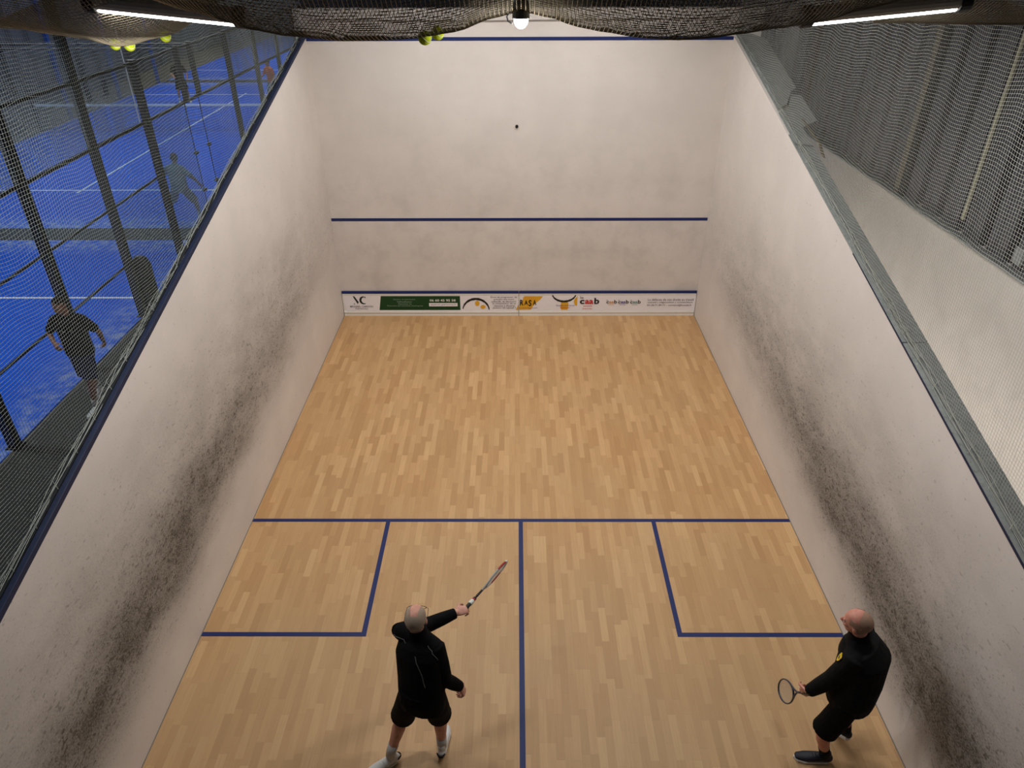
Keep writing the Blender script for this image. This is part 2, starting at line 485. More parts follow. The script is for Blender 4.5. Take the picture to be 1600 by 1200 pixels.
# --- left half
logo = patch([(554, 464.5), (556.6, 464.5), (562.2, 473.6), (560.6, 477)], M['inkgreen'], tinL, 'logo')
patch([(554.2, 477), (556.3, 477), (555.1, 475.2)], M['inkgreen'], tinL, 'logo')
arc(570.5, 470.8, 5.2, 5.4, 60, 300, .5, 3.2, M['inkgreen'], tinL, 'logo')
patch([(571.5, 465.2), (573.8, 465.2), (573.6, 468.2)], M['inkgreen'], tinL, 'logo')
txt('MICHAËL CARDON', 548, 584, 478.6, 481.8, M['inkgrey'], tinL, .01)
txt('Patrimoine', 556.3, 575.6, 482.6, 485, M['inkgrey'], tinL)
patch([(597.6, 464.2), (720.4, 464.2), (720.4, 486.3), (593.4, 486.3)], M['green'], tinL, 'green_panel', -.036)
for s, a, b, y in (('Gestion de patrimoine', 616.5, 651, 468.2), ('Défiscalisation', 622.5, 645, 471.6), ('Assurance vie', 623.5, 644.5, 475), ('Placement de trésorerie d\'entreprise', 606.5, 662, 478.3)):
    txt(s, a, b, y, y + 2.6, M['inkpale'], tinL, -.004)
txt('06 60 45 95 58', 673, 713.5, 469, 472.8, M['inkwhite'], tinL, .025)
patch([(671.7, 475.1), (716.2, 475.1), (716.2, 480.4), (671.7, 480.4)], M['banner'], tinL, 'address_bar', -.038)
txt('www.mc-patrimoine.fr', 674, 714, 476.2, 479.4, M['inkgrey'], tinL, -.004)
arc(744.8, 487, 20.6, 18.2, 4, 172, 1.4, 3.6, M['ink'], tinL, 'arc')
def disc(cx, cy, rx, ry, mat, parent, name):
    return patch([(cx + rx * math.cos(a * math.pi / 8), cy + ry * math.sin(a * math.pi / 8)) for a in range(16)], mat, parent, name, -.038)
disc(747, 475.8, 3.6, 4.2, M['yellow'], tinL, 'dot'); disc(755.8, 481.4, 3.9, 3.0, M['yellow'], tinL, 'dot')
for s, a, b, y in (('Envie de progresser, de', 768, 809, 464.8), ('prendre des cours', 773, 804, 468.3), ('collectifs, de découvrir', 769, 808, 471.6), ('la compétition, de se', 771, 807, 474.8), ('mesurer à d\'autres', 773, 805.5, 478.1), ('joueurs de squash ?', 771, 807, 481.6)):
    txt(s, a, b, y, y + 2.9, M['ink'], tinL, .004)
patch([(807, 486.2), (811.2, 486.2), (811.2, 477.5)], M['yellow'], tinL, 'yellow_patch')
# --- right half
patch([(812.6, 486), (812.6, 479), (816, 474), (820, 464.6), (849, 464.6), (845, 470), (839, 474.5), (834, 480), (831, 485.8)], M['yellow'], tinR, 'yellow_patch')
txt('Contactez', 818, 834.5, 465.4, 468.2, M['inkorange'], tinR)
for ch, a, b, y0, y1 in (('R', 813.5, 819.2, 470.2, 479), ('A', 820.4, 826, 470.8, 478.4), ('S', 826.8, 831.6, 470.4, 480.2), ('A', 833.6, 839, 470.4, 478.6)):
    txt(ch, a, b, y0, y1, M['ink'], tinR, .03)
txt('ou notre responsable', 811.8, 841, 482, 484.4, M['inkpurple'], tinR)
arc(881.8, 459.5, 18.6, 13.4, 196, 344, 1.6, 3.2, M['ink'], tinR, 'arc')
patch([(878, 473.6), (888, 473.6), (889.5, 478), (888, 486.2), (878, 486.2), (876.4, 481)], M['yellow'], tinR, 'yellow_patch')
patch([(902.6, 465), (902.6, 480), (899, 478.6), (897, 473), (899, 468)], M['yellow'], tinR, 'yellow_patch')
txt('Réservez votre terrain', 870, 898.5, 477.8, 480.2, M['inkpurple'], tinR, depth=-.042)
txt('maintenant', 876, 891.5, 481.6, 483.6, M['inkred'], tinR, depth=-.042)
txt('le', 907, 912.4, 465, 468.4, M['ink'], tinR)
txt('c', 906.6, 913.8, 470.4, 477, M['ink'], tinR, .03); txt('aa', 914.6, 927.6, 470.4, 477, M['inkred'], tinR, .03); txt('b', 929, 936.8, 467.2, 477, M['ink'], tinR, .03)
txt('avocats', 912.4, 926.2, 479, 481.2, M['inkred'], tinR); txt('associés', 911, 926.2, 482.9, 485.1, M['inkred'], tinR)
for x0, mt in ((948, 'inkorange'), (966.2, 'inkpurple'), (984.8, 'inkteal')):
    txt('c', x0, x0 + 3.8, 472.6, 476.4, M['ink'], tinR, .02); txt('aa', x0 + 4.2, x0 + 11.4, 472.6, 476.4, M[mt], tinR, .02)
    txt('b', x0 + 12, x0 + 16.4, 470.6, 476.4, M['ink'], tinR, .02); txt('le', x0 + .2, x0 + 2.6, 470.2, 471.8, M['ink'], tinR)
    txt('avocats', x0 + 3, x0 + 11.6, 477.6, 478.8, M[mt], tinR)
for s, a, b, y in (('La défense de vos droits au travail', 1012, 1083, 468.4), ('conseil | négociation | contentieux', 1012, 1082, 472.9), ('03.28.71.89.71 - contact@lecaab.fr', 1011.5, 1081, 477.4)):
    txt(s, a, b, y, y + 3.4, M['inkgrey'], tinR, .004)

# round bolt hole / stud on front wall
nl = MB(); nl.loft([(-.04, 0, 3.33), (-.04, -.03, 3.33)], [.026, .022], seg=14, dome=False)
tag(nl.build('wall_stud', M['ink'], smooth=False), 'small round black stud high in the middle of the front wall', 'stud')

# ------------------------------------------------------------------ nets
def strands(name, lines, r, mat, label, cat='net', kind=None):
    V, F = [], []
    for L in lines:
        base = len(V); n = len(L)
        L = [Vector(p) for p in L]
        for i, p in enumerate(L):
            t = (L[min(i + 1, n - 1)] - L[max(i - 1, 0)]).normalized()
            ref = Vector((1, 0, 0)) if abs(t.x) < .7 else Vector((0, 0, 1))
            s = t.cross(ref).normalized(); u = t.cross(s)
            for k in range(3):
                a = 2.0944 * k + .5
                V.append(tuple(p + s * (r * math.cos(a)) + u * (r * math.sin(a))))
        for i in range(n - 1):
            for k in range(3):
                j = (k + 1) % 3
                F.append((base + i * 3 + k, base + i * 3 + j, base + i * 3 + 3 + j, base + i * 3 + 3 + k))
    me = bpy.data.meshes.new(name); me.from_pydata(V, [], F); me.update()
    o = link(name, me, mat)
    return o

CELL = .026
def side_net(name, X, sgn, label, mat='net'):
    def off(y, z):   # gentle billow
        return X + sgn * (.022 * math.sin(1.7 * y + .8 * z) + .010 * math.sin(4.3 * y + 2.1 * z) + .02)
    def dz(y, z):
        k = math.exp(-(z - ztop(y)) * 1.2)
        return .018 * math.sin(5.2 * y + 1.3 * z) + .010 * math.sin(13 * y + 2 * z) * (1 - k)
    L = []
    y = YB + .6
    zt = 5.62
    while y < -.02:
        z0 = ztop(y) + .02 + (.012 * math.sin(9 * y))
        n = 16
        L.append([(off(y, z0 + (zt - z0) * i / n) - (0 if i else sgn * .0), y + .012 * math.sin(3 * (z0 + (zt - z0) * i / n) + y * 2), z0 + (zt - z0) * i / n) for i in range(n + 1)])
        y += CELL
    z = ztop(YB + .6)
    while z < zt:
        ya = YB + .6; yb = min(-.02, (z - 4.62) / SLOPE)
        if yb - ya > .1:
            n = max(4, int((yb - ya) / .09))
            L.append([(off(ya + (yb - ya) * i / n, z), ya + (yb - ya) * i / n, z + dz(ya + (yb - ya) * i / n, z)) for i in range(n + 1)])
        z += CELL
    o = strands(name, L, .00115 if sgn < 0 else .0012, M[mat], label)
    tag(o, label, 'net')
    # gathered hem and lashing along the wall top
    H = []
    for q in range(5):
        y = YB + .6; pts = []
        while y < -.03:
            pts.append((X + sgn * (-.004 + .010 * math.sin(6.1 * y + q * 1.7) + .004 * q), y, ztop(y) + .035 + .009 * q + .012 * math.sin(7.3 * y + q * 2.2)))
            y += .07
        H.append(pts)
    # small knots tying the hem to the trim
    y = YB + .8
    while y < -.2:
        H.append([(X - sgn * .02, y, ztop(y) + .035), (X + sgn * .0, y + .015, ztop(y) + .07), (X + sgn * .03, y + .03, ztop(y) + .09)])
        y += .31
    h = strands('hem_rope', H, .0025, M[mat], '')
    h.parent = o
    return o
side_net('safety_net', -3.27, -1, 'fine white-grey safety net rising from the left wall before the blue courts', 'netleft')
side_net('safety_net', 3.235, 1, 'fine white-grey safety net rising from the right wall before the corrugated cladding')

def interp(x, T):
    if x <= T[0][0]: return T[0][1]
    for (a, p), (b, q) in zip(T, T[1:]):
        if x <= b:
            u = (x - a) / (b - a); u = u * u * (3 - 2 * u) * .5 + u * .5
            return p + (q - p) * u
    return T[-1][1]
CEN = [(-2.05, 5.74), (-1.95, 5.70), (-1.60, 5.60), (-1.46, 5.56), (-1.35, 5.525), (-1.17, 5.495), (-.91, 5.472), (-.72, 5.474), (-.56, 5.482), (-.35, 5.512), (-.17, 5.572), (-.03, 5.60), (.12, 5.572), (.24, 5.533), (.37, 5.51), (.57, 5.482), (.73, 5.472), (.89, 5.48), (1.04, 5.497), (1.23, 5.522), (1.43, 5.548), (1.60, 5.60), (1.95, 5.68), (2.05, 5.72)]
OUT = [(-3.3, 5.46), (-3.02, 5.44), (-2.83, 5.41), (-2.65, 5.385), (-2.46, 5.345), (-2.25, 5.39), (-2.04, 5.44), (-1.87, 5.47), (-1.5, 5.56), (0, 5.75), (1.5, 5.50), (1.87, 5.45), (2.25, 5.46), (2.64, 5.45), (3.3, 5.445)]
def net_z(x, y):
    zc = interp(x, CEN) + .0
    w = min(1, max(0, (2.12 - abs(x)) / .2)); w = w * w * (3 - 2 * w)
    dc = y + 7.9
    zc += (.95 * dc * dc if dc < 0 else .10 * dc * dc + .12 * dc)
    zo = interp(x, OUT); do = y + 7.0
    zo += (.75 * do * do if do < 0 else .05 * do * do + .10 * do)
    z = w * zc + (1 - w) * zo
    if y > -5: z = z * (1 - min(1, (y + 5) / 3)) + max(z * 0 + 5.62, 5.62) * min(1, (y + 5) / 3)
    return z
L = []
y = -9.1
while y < -.03:
    L.append([(x, y + .008 * math.sin(6 * x), net_z(x, y)) for x in np.linspace(-3.3, 3.3, 120)])
    y += .019 if y < -5.5 else .04
x = -3.3
ys = list(np.linspace(-9.1, -5.2, 48)) + list(np.linspace(-4.9, -.03, 14))
while x <= 3.3:
    L.append([(x + .008 * math.sin(4 * yy), yy, net_z(x, yy)) for yy in ys])
    x += .021
cn = strands('ceiling_net', L, .0018, M['netb'], '')
tag(cn, 'sagging beige-grey ceiling net hanging in deep folds over the court', 'net')
hem = []
# thin suspension cable high on the front wall
cab = MB().loft([(-3.1, -.03, 4.86), (-.5, -.03, 4.84), (0, -.03, 4.845), (.6, -.03, 4.85), (3.1, -.03, 4.87)], [.006] * 5, seg=6)
tag(cab.build('support_cable', M['seam']), 'thin grey cable strung above the out line on the front wall', 'cable')

# yellow balls caught in the net
def ball(x, y, label):
    r = .033
    me = MB().ell((0, 0, 0), (r, r, r), nu=24, nv=16).mesh('ball')
    o = link('ball', me, M['ball'], None, True); o.location = (x, y, net_z(x, y) - .004)
    tag(o, label, 'ball', 'yellow balls caught in the ceiling net')
    s = [(r * 1.01 * math.cos(t) * math.cos(.5 * math.sin(2 * t)), r * 1.01 * math.sin(t) * math.cos(.5 * math.sin(2 * t)), r * 1.01 * math.sin(.5 * math.sin(2 * t))) for t in np.linspace(0, 2 * math.pi, 40)]
    sm = MB().loft(s, [.0014] * 40, seg=5); so = sm.build('seam', M['inkwhite']); so.parent = o
ball(-2.525, -7.02, 'yellow-green ball in the net fold under the tube lamp, outer of its pair')
ball(-2.452, -6.99, 'yellow-green ball in the net fold under the tube lamp, inner of its pair')
ball(-2.22, -6.98, 'yellow-green ball alone in the net just below the bright left tube')
ball(-.505, -7.96, 'yellow ball at the rim of the central net fold, farther from the bulb')
ball(-.45, -7.86, 'yellow ball at the rim of the central net fold, nearer to the bulb')

# ------------------------------------------------------------------ lamps
def tube_lamp(a, b, label):
    a, b = Vector(a), Vector(b)
    root = empty('tube_lamp', a); tag(root, label, 'lamp', 'tube lamps under the ceiling net')
    d = (b - a).normalized()
    up = Vector((0, 0, 1)) - d * d.z; up.normalize(); w = d.cross(up)
    def bar(p0, p1, pts, name, mat, bev=0):
        m = MB(); m.prism([p0 + w * u + up * v for u, v in pts], (p1 - p0)); return m.build(name, mat, root, bevel=bev)
    oct_ = [(.044 * math.cos(t), .046 * math.sin(t)) for t in np.linspace(0, 2 * math.pi, 17)[:-1]]
    bar(a, b, [(u, v) for u, v in oct_], 'body', M['tubebody'])
    bar(a + d * .02 - up * .036, b - d * .02 - up * .036, [(u * .62, v * .36) for u, v in oct_], 'diffuser', M['tube'])
    bar(a - d * .055, a + d * .012, [(u * 1.15, v * 1.22 - .004) for u, v in oct_], 'end_cap', M['black'], .01)
    bar(b - d * .012, b + d * .055, [(u * 1.15, v * 1.22 - .004) for u, v in oct_], 'end_cap', M['black'], .01)
    la = bpy.data.lights.new('tube_glow', 'AREA'); la.shape = 'RECTANGLE'; la.size = (b - a).length; la.size_y = .08; la.energy = 42; la.color = (1, .96, .92)
    lo = bpy.data.objects.new('tube_glow', la); COL.objects.link(lo); lo.location = (a + b) / 2 - up * .20
    z = up; X = d; Y = z.cross(X)
    lo.rotation_euler = Matrix((X, Y, z)).transposed().to_euler()
tube_lamp((-2.33, -7.5, 5.622), (-1.56, -7.54, 5.552), 'lit white tube lamp with black end cap at the left net fold')
tube_lamp((2.33, -7.5, 5.612), (1.53, -7.54, 5.546), 'lit white tube lamp with black end cap at the right net fold')
bl = empty('bulb_lamp', (-.03, -8.0, 5.6)); tag(bl, 'bright bulb in a black holder hanging at the middle of the net', 'lamp')
bx, by = -.03, -8.0
MB().loft([(bx, by, 5.578), (bx, by, 5.62), (bx, by, 5.645), (bx, by, 5.68), (bx, by, 5.78)], [.042, .042, .038, .02, .016], seg=20, dome=False).build('holder', M['black'], bl, smooth=False)
MB().ell((bx, by, 5.577), (.036, .036, .046), nu=20, nv=14).build('bulb', M['bulb'], bl, smooth=True)
MB().loft([(bx - .03, by, 5.60), (bx - .055, by, 5.602), (bx - .068, by, 5.585), (bx - .062, by, 5.565), (bx - .045, by, 5.556)], [.004] * 5, seg=8).build('cord', M['black'], bl)

# ------------------------------------------------------------------ right side: flashing, plates, neighbour wall, cladding
m = MB(); yj = -6.55
def strip(y0, y1, x0, x1, lift=.0):
    return [(x0, y0, ztop(y0) + .004 + lift), (x1, y0, ztop(y0) + .004 + lift), (x1, y1, ztop(y1) + .004 + lift), (x0, y1, ztop(y1) + .004 + lift)]
for y0, y1, lab in ((YB, yj, 'grey metal flashing lying on the right wall, lower length by the gap'), (yj + .012, -3.0, 'grey metal flashing lying on the right wall, middle length')):
    o = MB().prism(strip(y0, y1, 3.199, 3.41), (0, 0, .012)).build('wall_flashing', M['galv']); tag(o, lab, 'flashing', 'flashing along the right wall top')
def plate(pts, lift, label, name='metal_plate', mat=None, th=.008):
    o = MB().prism([(x, y, ztop(y) + lift) for x, y in pts], (0, 0, th)).build(name, mat or M['galv']); tag(o, label, name.split('_')[-1]); return o
plate([(3.205, -3.25), (3.39, -3.3), (3.40, -2.86), (3.62, -2.70), (3.62, -2.02), (3.50, -1.98), (3.36, -2.38), (3.205, -2.5)], .03, 'grey metal plate with a notched corner on the right wall, second from the front wall')
plate([(3.205, -2.45), (3.36, -2.30), (3.52, -1.92), (3.60, -1.84), (3.61, -.25), (3.45, -.06), (3.205, -.03)], .045, 'long grey metal plate on the right wall nearest the front wall')
plate([(3.405, -3.55), (3.425, -3.65), (3.475, -3.35), (3.44, -2.72), (3.425, -2.72), (3.45, -3.32)], .06, 'rusty angle bracket at the edge of the notched metal plate', 'edge_bracket', flat('rust', srgb(96, 84, 60), .7), .01)
# speckles of plaster on flashing are in its material
o = MB().box((5.0, -12.5, 0), (5.25, 6, 3.0)).build('wall_right.001', M['pale']); S(o, 'pale plaster wall of the neighbouring court with ball scuffs', 'wall')
# corrugated cladding
m = MB(); y = -12.5; prof = []
while y < 7:
    prof += [(4.98, y), (4.98, y + .16), (5.0, y + .18), (5.0, y + .20), (4.98, y + .22), (4.98, y + .33), (5.09, y + .345), (5.09, y + .465), (4.98, y + .48)]
    y += .48
pts = []
V = []; F = []
for i, (px_, py_) in enumerate(prof):
    V += [(px_ + .03, py_, 2.98), (px_ + .03, py_, 8.2)]
    if i: F.append((2 * i - 2, 2 * i, 2 * i + 1, 2 * i - 1))
me = bpy.data.meshes.new('clad'); me.from_pydata(V, [], F); me.update()
S(link('wall_right.002', me, M['clad']), 'dark grey corrugated metal cladding above the pale wall', 'wall')
S(MB().box((4.95, 1.3, 2.98), (5.0, 1.55, 8.2)).build('trim_12', flat('brown steel', srgb(72, 54, 46), .6)), 'brownish steel column against the corrugated cladding', 'column')
S(MB().box((4.96, -2.62, 2.98), (5.02, -2.50, 8.2)).build('trim_13', flat('dark joint', srgb(24, 24, 24), .8)), 'dark vertical joint in the corrugated cladding', 'joint')
S(MB().box((4.965, -2.50, 2.98), (5.02, -2.36, 8.2)).build('trim_14', flat('olive steel', srgb(104, 98, 84), .6)), 'olive grey strip beside the dark joint in the cladding', 'joint')
pp = MB().loft([(4.93, -4.075, 3.22), (4.93, -4.075, 8.0)], [.022, .022], seg=12).build('wall_pipe', flat('pale conduit', srgb(176, 174, 150), .5), smooth=True)
tag(pp, 'thin pale vertical pipe fixed to the dark corrugated cladding', 'pipe')
jb = MB().box((4.95, -5.16, 3.1), (5.02, -5.02, 3.26)).build('junction_box', M['galv'], bevel=.005)
tag(jb, 'small grey box low on the corrugated cladding near the net', 'box')
# ragged mortar crumbs / drip along the pale wall top
dm = MB().box((4.92, -12.5, 2.985), (5.03, 6, 3.01)); S(dm.build('trim_15', M['galv']), 'grey ragged ledge between pale wall and cladding', 'trim')

# ------------------------------------------------------------------ hall floor and padel courts
S(MB().box((-19.2, -14, -.12), (-3.32, 46, -.02)).build('floor.001', M['hall']), 'grey floor of the sports hall beyond the left wall', 'floor')
S(MB().box((-6.84, -14, -.02), (-3.32, 46, -.004)).build('floor.002', M['walk']), 'dark walkway between the left wall and the blue courts', 'floor')
S(MB().box((3.4, -14, -.12), (9, 46, -.02)).build('floor.003', M['hall']), 'grey floor behind the right wall', 'floor')
COURTS = [(-16.2, 3.85), (4.65, 24.65), (25.35, 45.35)]
for i, (a, b) in enumerate(COURTS):
    S(MB().box((-16.9, a, -.02), (-6.9, b, 0)).build('floor.%03d' % (4 + i), M['turf']), ('blue turf of the nearest padel court', 'blue turf of the middle padel court', 'blue turf of the farthest padel court')[i], 'floor')
S(MB().box((-16.9, 3.85, -.02), (-6.84, 4.65, .002)).build('trim_16', M['walk']), 'dark strip between the nearest and middle blue courts', 'trim')
S(MB().box((-16.9, 24.65, -.02), (-6.84, 25.35, .002)).build('trim_17', M['walk']), 'dark strip between the middle and farthest blue courts', 'trim')
k = 18
def cl(a, b, label):
    global k
    S(MB().box(a, b).build('trim_%d' % k, M['wline']), label, 'line'); k += 1
cl((-16.9, .72, 0), (-6.9, .78, .004), 'white service line on the nearest blue court')
cl((-11.98, -6, 0), (-11.92, .72, .004), 'white centre line on the nearest blue court')
cl((-16.9, 7.62, 0), (-6.9, 7.68, .004), 'near white service line on the middle blue court')
cl((-16.9, 21.57, 0), (-6.9, 21.63, .004), 'far white service line on the middle blue court')
cl((-12.0, 7.4, 0), (-11.94, 21.9, .004), 'white centre line running along the middle blue court')
cl((-16.9, 28.3, 0), (-6.9, 28.36, .004), 'white service line on the farthest blue court')
# net across the middle court
pn = empty('padel_net', (-6.9, 14.6, 0)); tag(pn, 'low black net with a white band across the middle blue court', 'net')
NL = []
z = .02
while z < .88: NL.append([(-16.9, 14.6, z), (-6.95, 14.6, z)]); z += .05
x = -16.9
while x < -6.9: NL.append([(x, 14.6, .02), (x, 14.6, .88)]); x += .05
me = strands('mesh', NL, .003, M['steel'], ''); me.parent = pn; me.matrix_parent_inverse = Matrix.Translation((6.9, -14.6, 0))
MB().box((-16.9, 14.585, .86), (-6.9, 14.615, .93)).build('band', M['wline'], pn)
for xx in (-16.95, -6.95): MB().box((xx - .04, 14.56, 0), (xx + .04, 14.64, 1.0)).build('post', M['steel'], pn)

# cages: posts, rails, mesh, glass.
def post(x, y, z0, z1, w, label, mat='steel', grp='steel posts of the court cages'):
    o = MB().box((x - w / 2, y - w / 2, z0), (x + w / 2, y + w / 2, z1))
    o.box((x - w / 2 - .03, y - w / 2 - .03, z0), (x + w / 2 + .03, y + w / 2 + .03, z0 + .02))
    o = o.build('post', M[mat]); return in_cage(o, y)
XS = -6.9
cageN = empty('padel_cage', (XS, -2, 0)); tag(cageN, 'black post and rail cage with glass corner around the nearest blue court', 'cage')
cageM = empty('padel_cage', (XS, 10, 0)); tag(cageM, 'cage with glass walls and blue far uprights around the middle blue court', 'cage')
def in_cage(o, y):
    c = cageN if y < 4.3 else cageM
    for k_ in ('label', 'category', 'group'):
        if k_ in o: del o[k_]
    o.parent = c; o.matrix_parent_inverse = Matrix.Translation(-c.location)
    return o
names = {-8: 'black cage post nearest the camera, low at the walkway edge', -6: 'black cage post before the man in black, second along the walkway', -4: 'black cage post at the walkway edge, nearer than the man in the black tee',
         -2: 'black cage post directly behind the man in the black tee', 0: 'thick black cage post beside the dark bin', 2: 'black cage post behind the crouching player in grey',
         6.7: 'black cage post beyond the glass corner, leaning out of the tube glare', 8.7: 'slimmer black cage post past the glass corner', 10.7: 'far cage post just short of the middle net', 12.7: 'cage post beside the middle court net',
         16.7: 'cage post beyond the middle court net', 18.7: 'cage post near the orange-top player', 20.7: 'cage post at the far service line', 22.7: 'cage post near the end of the middle court'}
for y in (-8, -6, -4, -2, 0, 2, 6.7, 8.7, 10.7, 12.7):
    post(XS, y, 0, 4.05 if y != 0 else 6, .12 if y < 6 else .1, names[y])
for y, z0 in ((3.9, 3.0), (4.62, 3.0)):
    post(XS, y, z0, 4.05, .09, 'short black post above the glass corner, ' + ('nearer' if y < 4 else 'farther') + ' of the two')
gpost = {}
for j, x in enumerate((-8.9, -10.9, -12.9, -14.9)):
    for y in (3.9, 4.62):
        post(x, y, 3.0, 4.0, .07, 'thin dark post over the glass back wall, %s, %s row' % (('next to its corner', 'second from its corner', 'third from its corner', 'fourth from its corner')[j], 'nearer' if y < 4 else 'farther'))
# far side of cages: blue uprights
for j, y in enumerate((4.7, 8.7, 12.7, 16.7, 20.7, 24.6)):
    post(-17.0, y, 0, 4, .12, 'blue upright behind the middle court, %s from its near end' % ('first', 'second', 'third', 'fourth', 'fifth', 'sixth')[j], 'bluesteel', 'blue uprights on the far side of the middle court')
# rails
def rail(p, q, w, label):
    p, q = Vector(p), Vector(q)
    o = MB().loft([p, q], [w, w], seg=8).build('rail', M['steel']); in_cage(o, (p.y + q.y) / 2)
rail((XS, -9, 3), (XS, 4.3, 3), .035, 'upper black rail of the near court cage, highest of its three')
rail((XS, -9, 2), (XS, 1.95, 2), .022, 'middle black rail of the near court cage')
rail((XS, -9, 1), (XS, -.05, 1), .022, 'lowest black rail of the near court cage behind the man in the black tee')
rail((XS, 4.3, 3), (XS, 14, 3), .035, 'black rail of the middle court cage at the top of its panels')
rail((XS, -9, 4), (XS, 4.28, 4), .03, '')
rail((XS, 4.32, 4), (XS, 14, 4), .03, '')
rail((-16.9, 3.9, 4), (XS, 3.9, 4), .02, 'thin rail over the nearer glass back wall')
rail((-16.9, 4.62, 4), (XS, 4.62, 4), .02, 'thin rail over the farther glass back wall')
# pale wire mesh above 3 m
def wire_mesh(ya, yb, za, zb, label):
    L = []
    y = ya
    while y <= yb + .001: L.append([(XS, y, za), (XS, y, zb)]); y += .05
    z = za
    while z <= zb + .001: L.append([(XS, ya, z), (XS, yb, z)]); z += .05
    in_cage(strands('wire_panel', L, .0042, M['wire'], ''), ya)
wire_mesh(-8.9, 1.75, 3.0, 4.6, 'pale wire mesh panel above the near cage rail, left of its white edge')
wire_mesh(6.7, 13.9, 3.0, 4.6, 'pale wire mesh panel above the rail of the middle court cage')
in_cage(MB().loft([(XS, 1.75, 3.0), (XS, 1.75, 4.6)], [.012, .012], seg=6).build('mesh_edge', M['wline']), 0)
# hazy pale strip of mesh at far end (wire only)
def gpanel(pts, label, n='window'):
    o = MB().poly(pts).build('glass_panel', M['glass']); return in_cage(o, pts[0][1])
def gside(y0, y1, z1, label): return gpanel([(XS - .05, y0, .02), (XS - .05, y1, .02), (XS - .05, y1, z1), (XS - .05, y0, z1)], label)
gside(2.0, 3.86, 3, 'tall glass side panel at the corner of the nearest court')
gside(.05, 1.98, 2, 'lower glass side panel beside the thick post on the nearest court')
gside(4.68, 6.65, 3, 'tall glass side panel at the near corner of the middle court')
gside(6.72, 8.65, 3, 'glass side panel between the two black posts past the corner')
for j in range(5):
    x1 = -6.98 - 2 * j; x0 = x1 - 1.96
    nm = ('at the walkway corner', 'second from the walkway corner', 'third from the walkway corner', 'fourth from the walkway corner', 'fifth from the walkway corner')[j]
    for y, w in ((3.88, 'nearer'), (4.64, 'farther')):
        gpanel([(x0, y, .02), (x1, y, .02), (x1, y, 3), (x0, y, 3)], 'glass back wall panel, %s, in the %s glass row' % (nm, w))
# dark clamps and seams of the glass corners
for yy, who in ((3.9, 'nearer'), (4.66, 'farther')):
    s = MB().box((XS - .062, yy - .008, 0), (XS - .046, yy + .008, 3)).build('glass_seam', M['steel']); in_cage(s, yy)
    for zz in (.55, 1.15, 1.95):
        c = MB().ell((XS - .04, yy, zz), (.05, .10, .035), nu=12, nv=8).build('glass_clamp', M['steel'], smooth=True)
        in_cage(c, yy)
# dark bin by the post
b = MB().loft([(XS + .14, .16, .0), (XS + .14, .16, .95), (XS + .14, .16, 1.05)], [(.16, .14), (.16, .14), (.12, .10)], side=(1, 0, 0), seg=16, dome=False)
bn = b.build('waste_bin', M['black'], smooth=False); tag(bn, 'dark rounded bin standing against the thick black cage post', 'bin')
MB().loft([(XS + .14, .16, 1.05), (XS + .14, .16, 1.09)], [(.125, .105), (.06, .05)], side=(1, 0, 0), seg=16, dome=False).build('lid', M['steel']).parent = bn

# hall enclosure
V = []; F = []; i = 0; y = -14
while y < 46:
    for dx, dy in ((0, 0), (0, .6), (-.15, .7), (-.15, 1.0)):
        V += [(-19.0 + dx, y + dy, 0), (-19.0 + dx, y + dy, 9)]
        if i: F.append((2 * i - 2, 2 * i - 1, 2 * i + 1, 2 * i))
        i += 1
    y += 1.1
me = bpy.data.meshes.new('w'); me.from_pydata(V, [], F); me.update()
S(link('wall_left.001', me, M['farwall']), 'dark ribbed hall wall far beyond the blue courts', 'wall')
S(MB().box((-19.2, 46, 0), (9, 46.2, 9)).build('wall_far', M['farwall']), 'dark end wall of the sports hall', 'wall')
S(MB().box((9, -14, 0), (9.2, 46, 9)).build('wall_right.003', M['farwall']), 'dark outer wall of the hall on the right', 'wall')
S(MB().box((-19.2, -14.2, 0), (9.2, -14, 9)).build('wall_back', M['farwall']), 'hall wall behind the viewer', 'wall')
S(MB().box((-19.2, -14.2, 9), (9.2, 46.2, 9.2)).build('ceiling', M['ceil']), 'dark ceiling of the sports hall', 'ceiling')
# low brown-grey boards along the far side walkway
S(MB().box((-18.9, -6, 0), (-17.6, 15.5, .9)).build('wall_left.002', flat('brown grey boards', srgb(92, 88, 76), .8, vary=.2)), 'low brown-grey partition beyond the far side of the blue courts', 'wall')

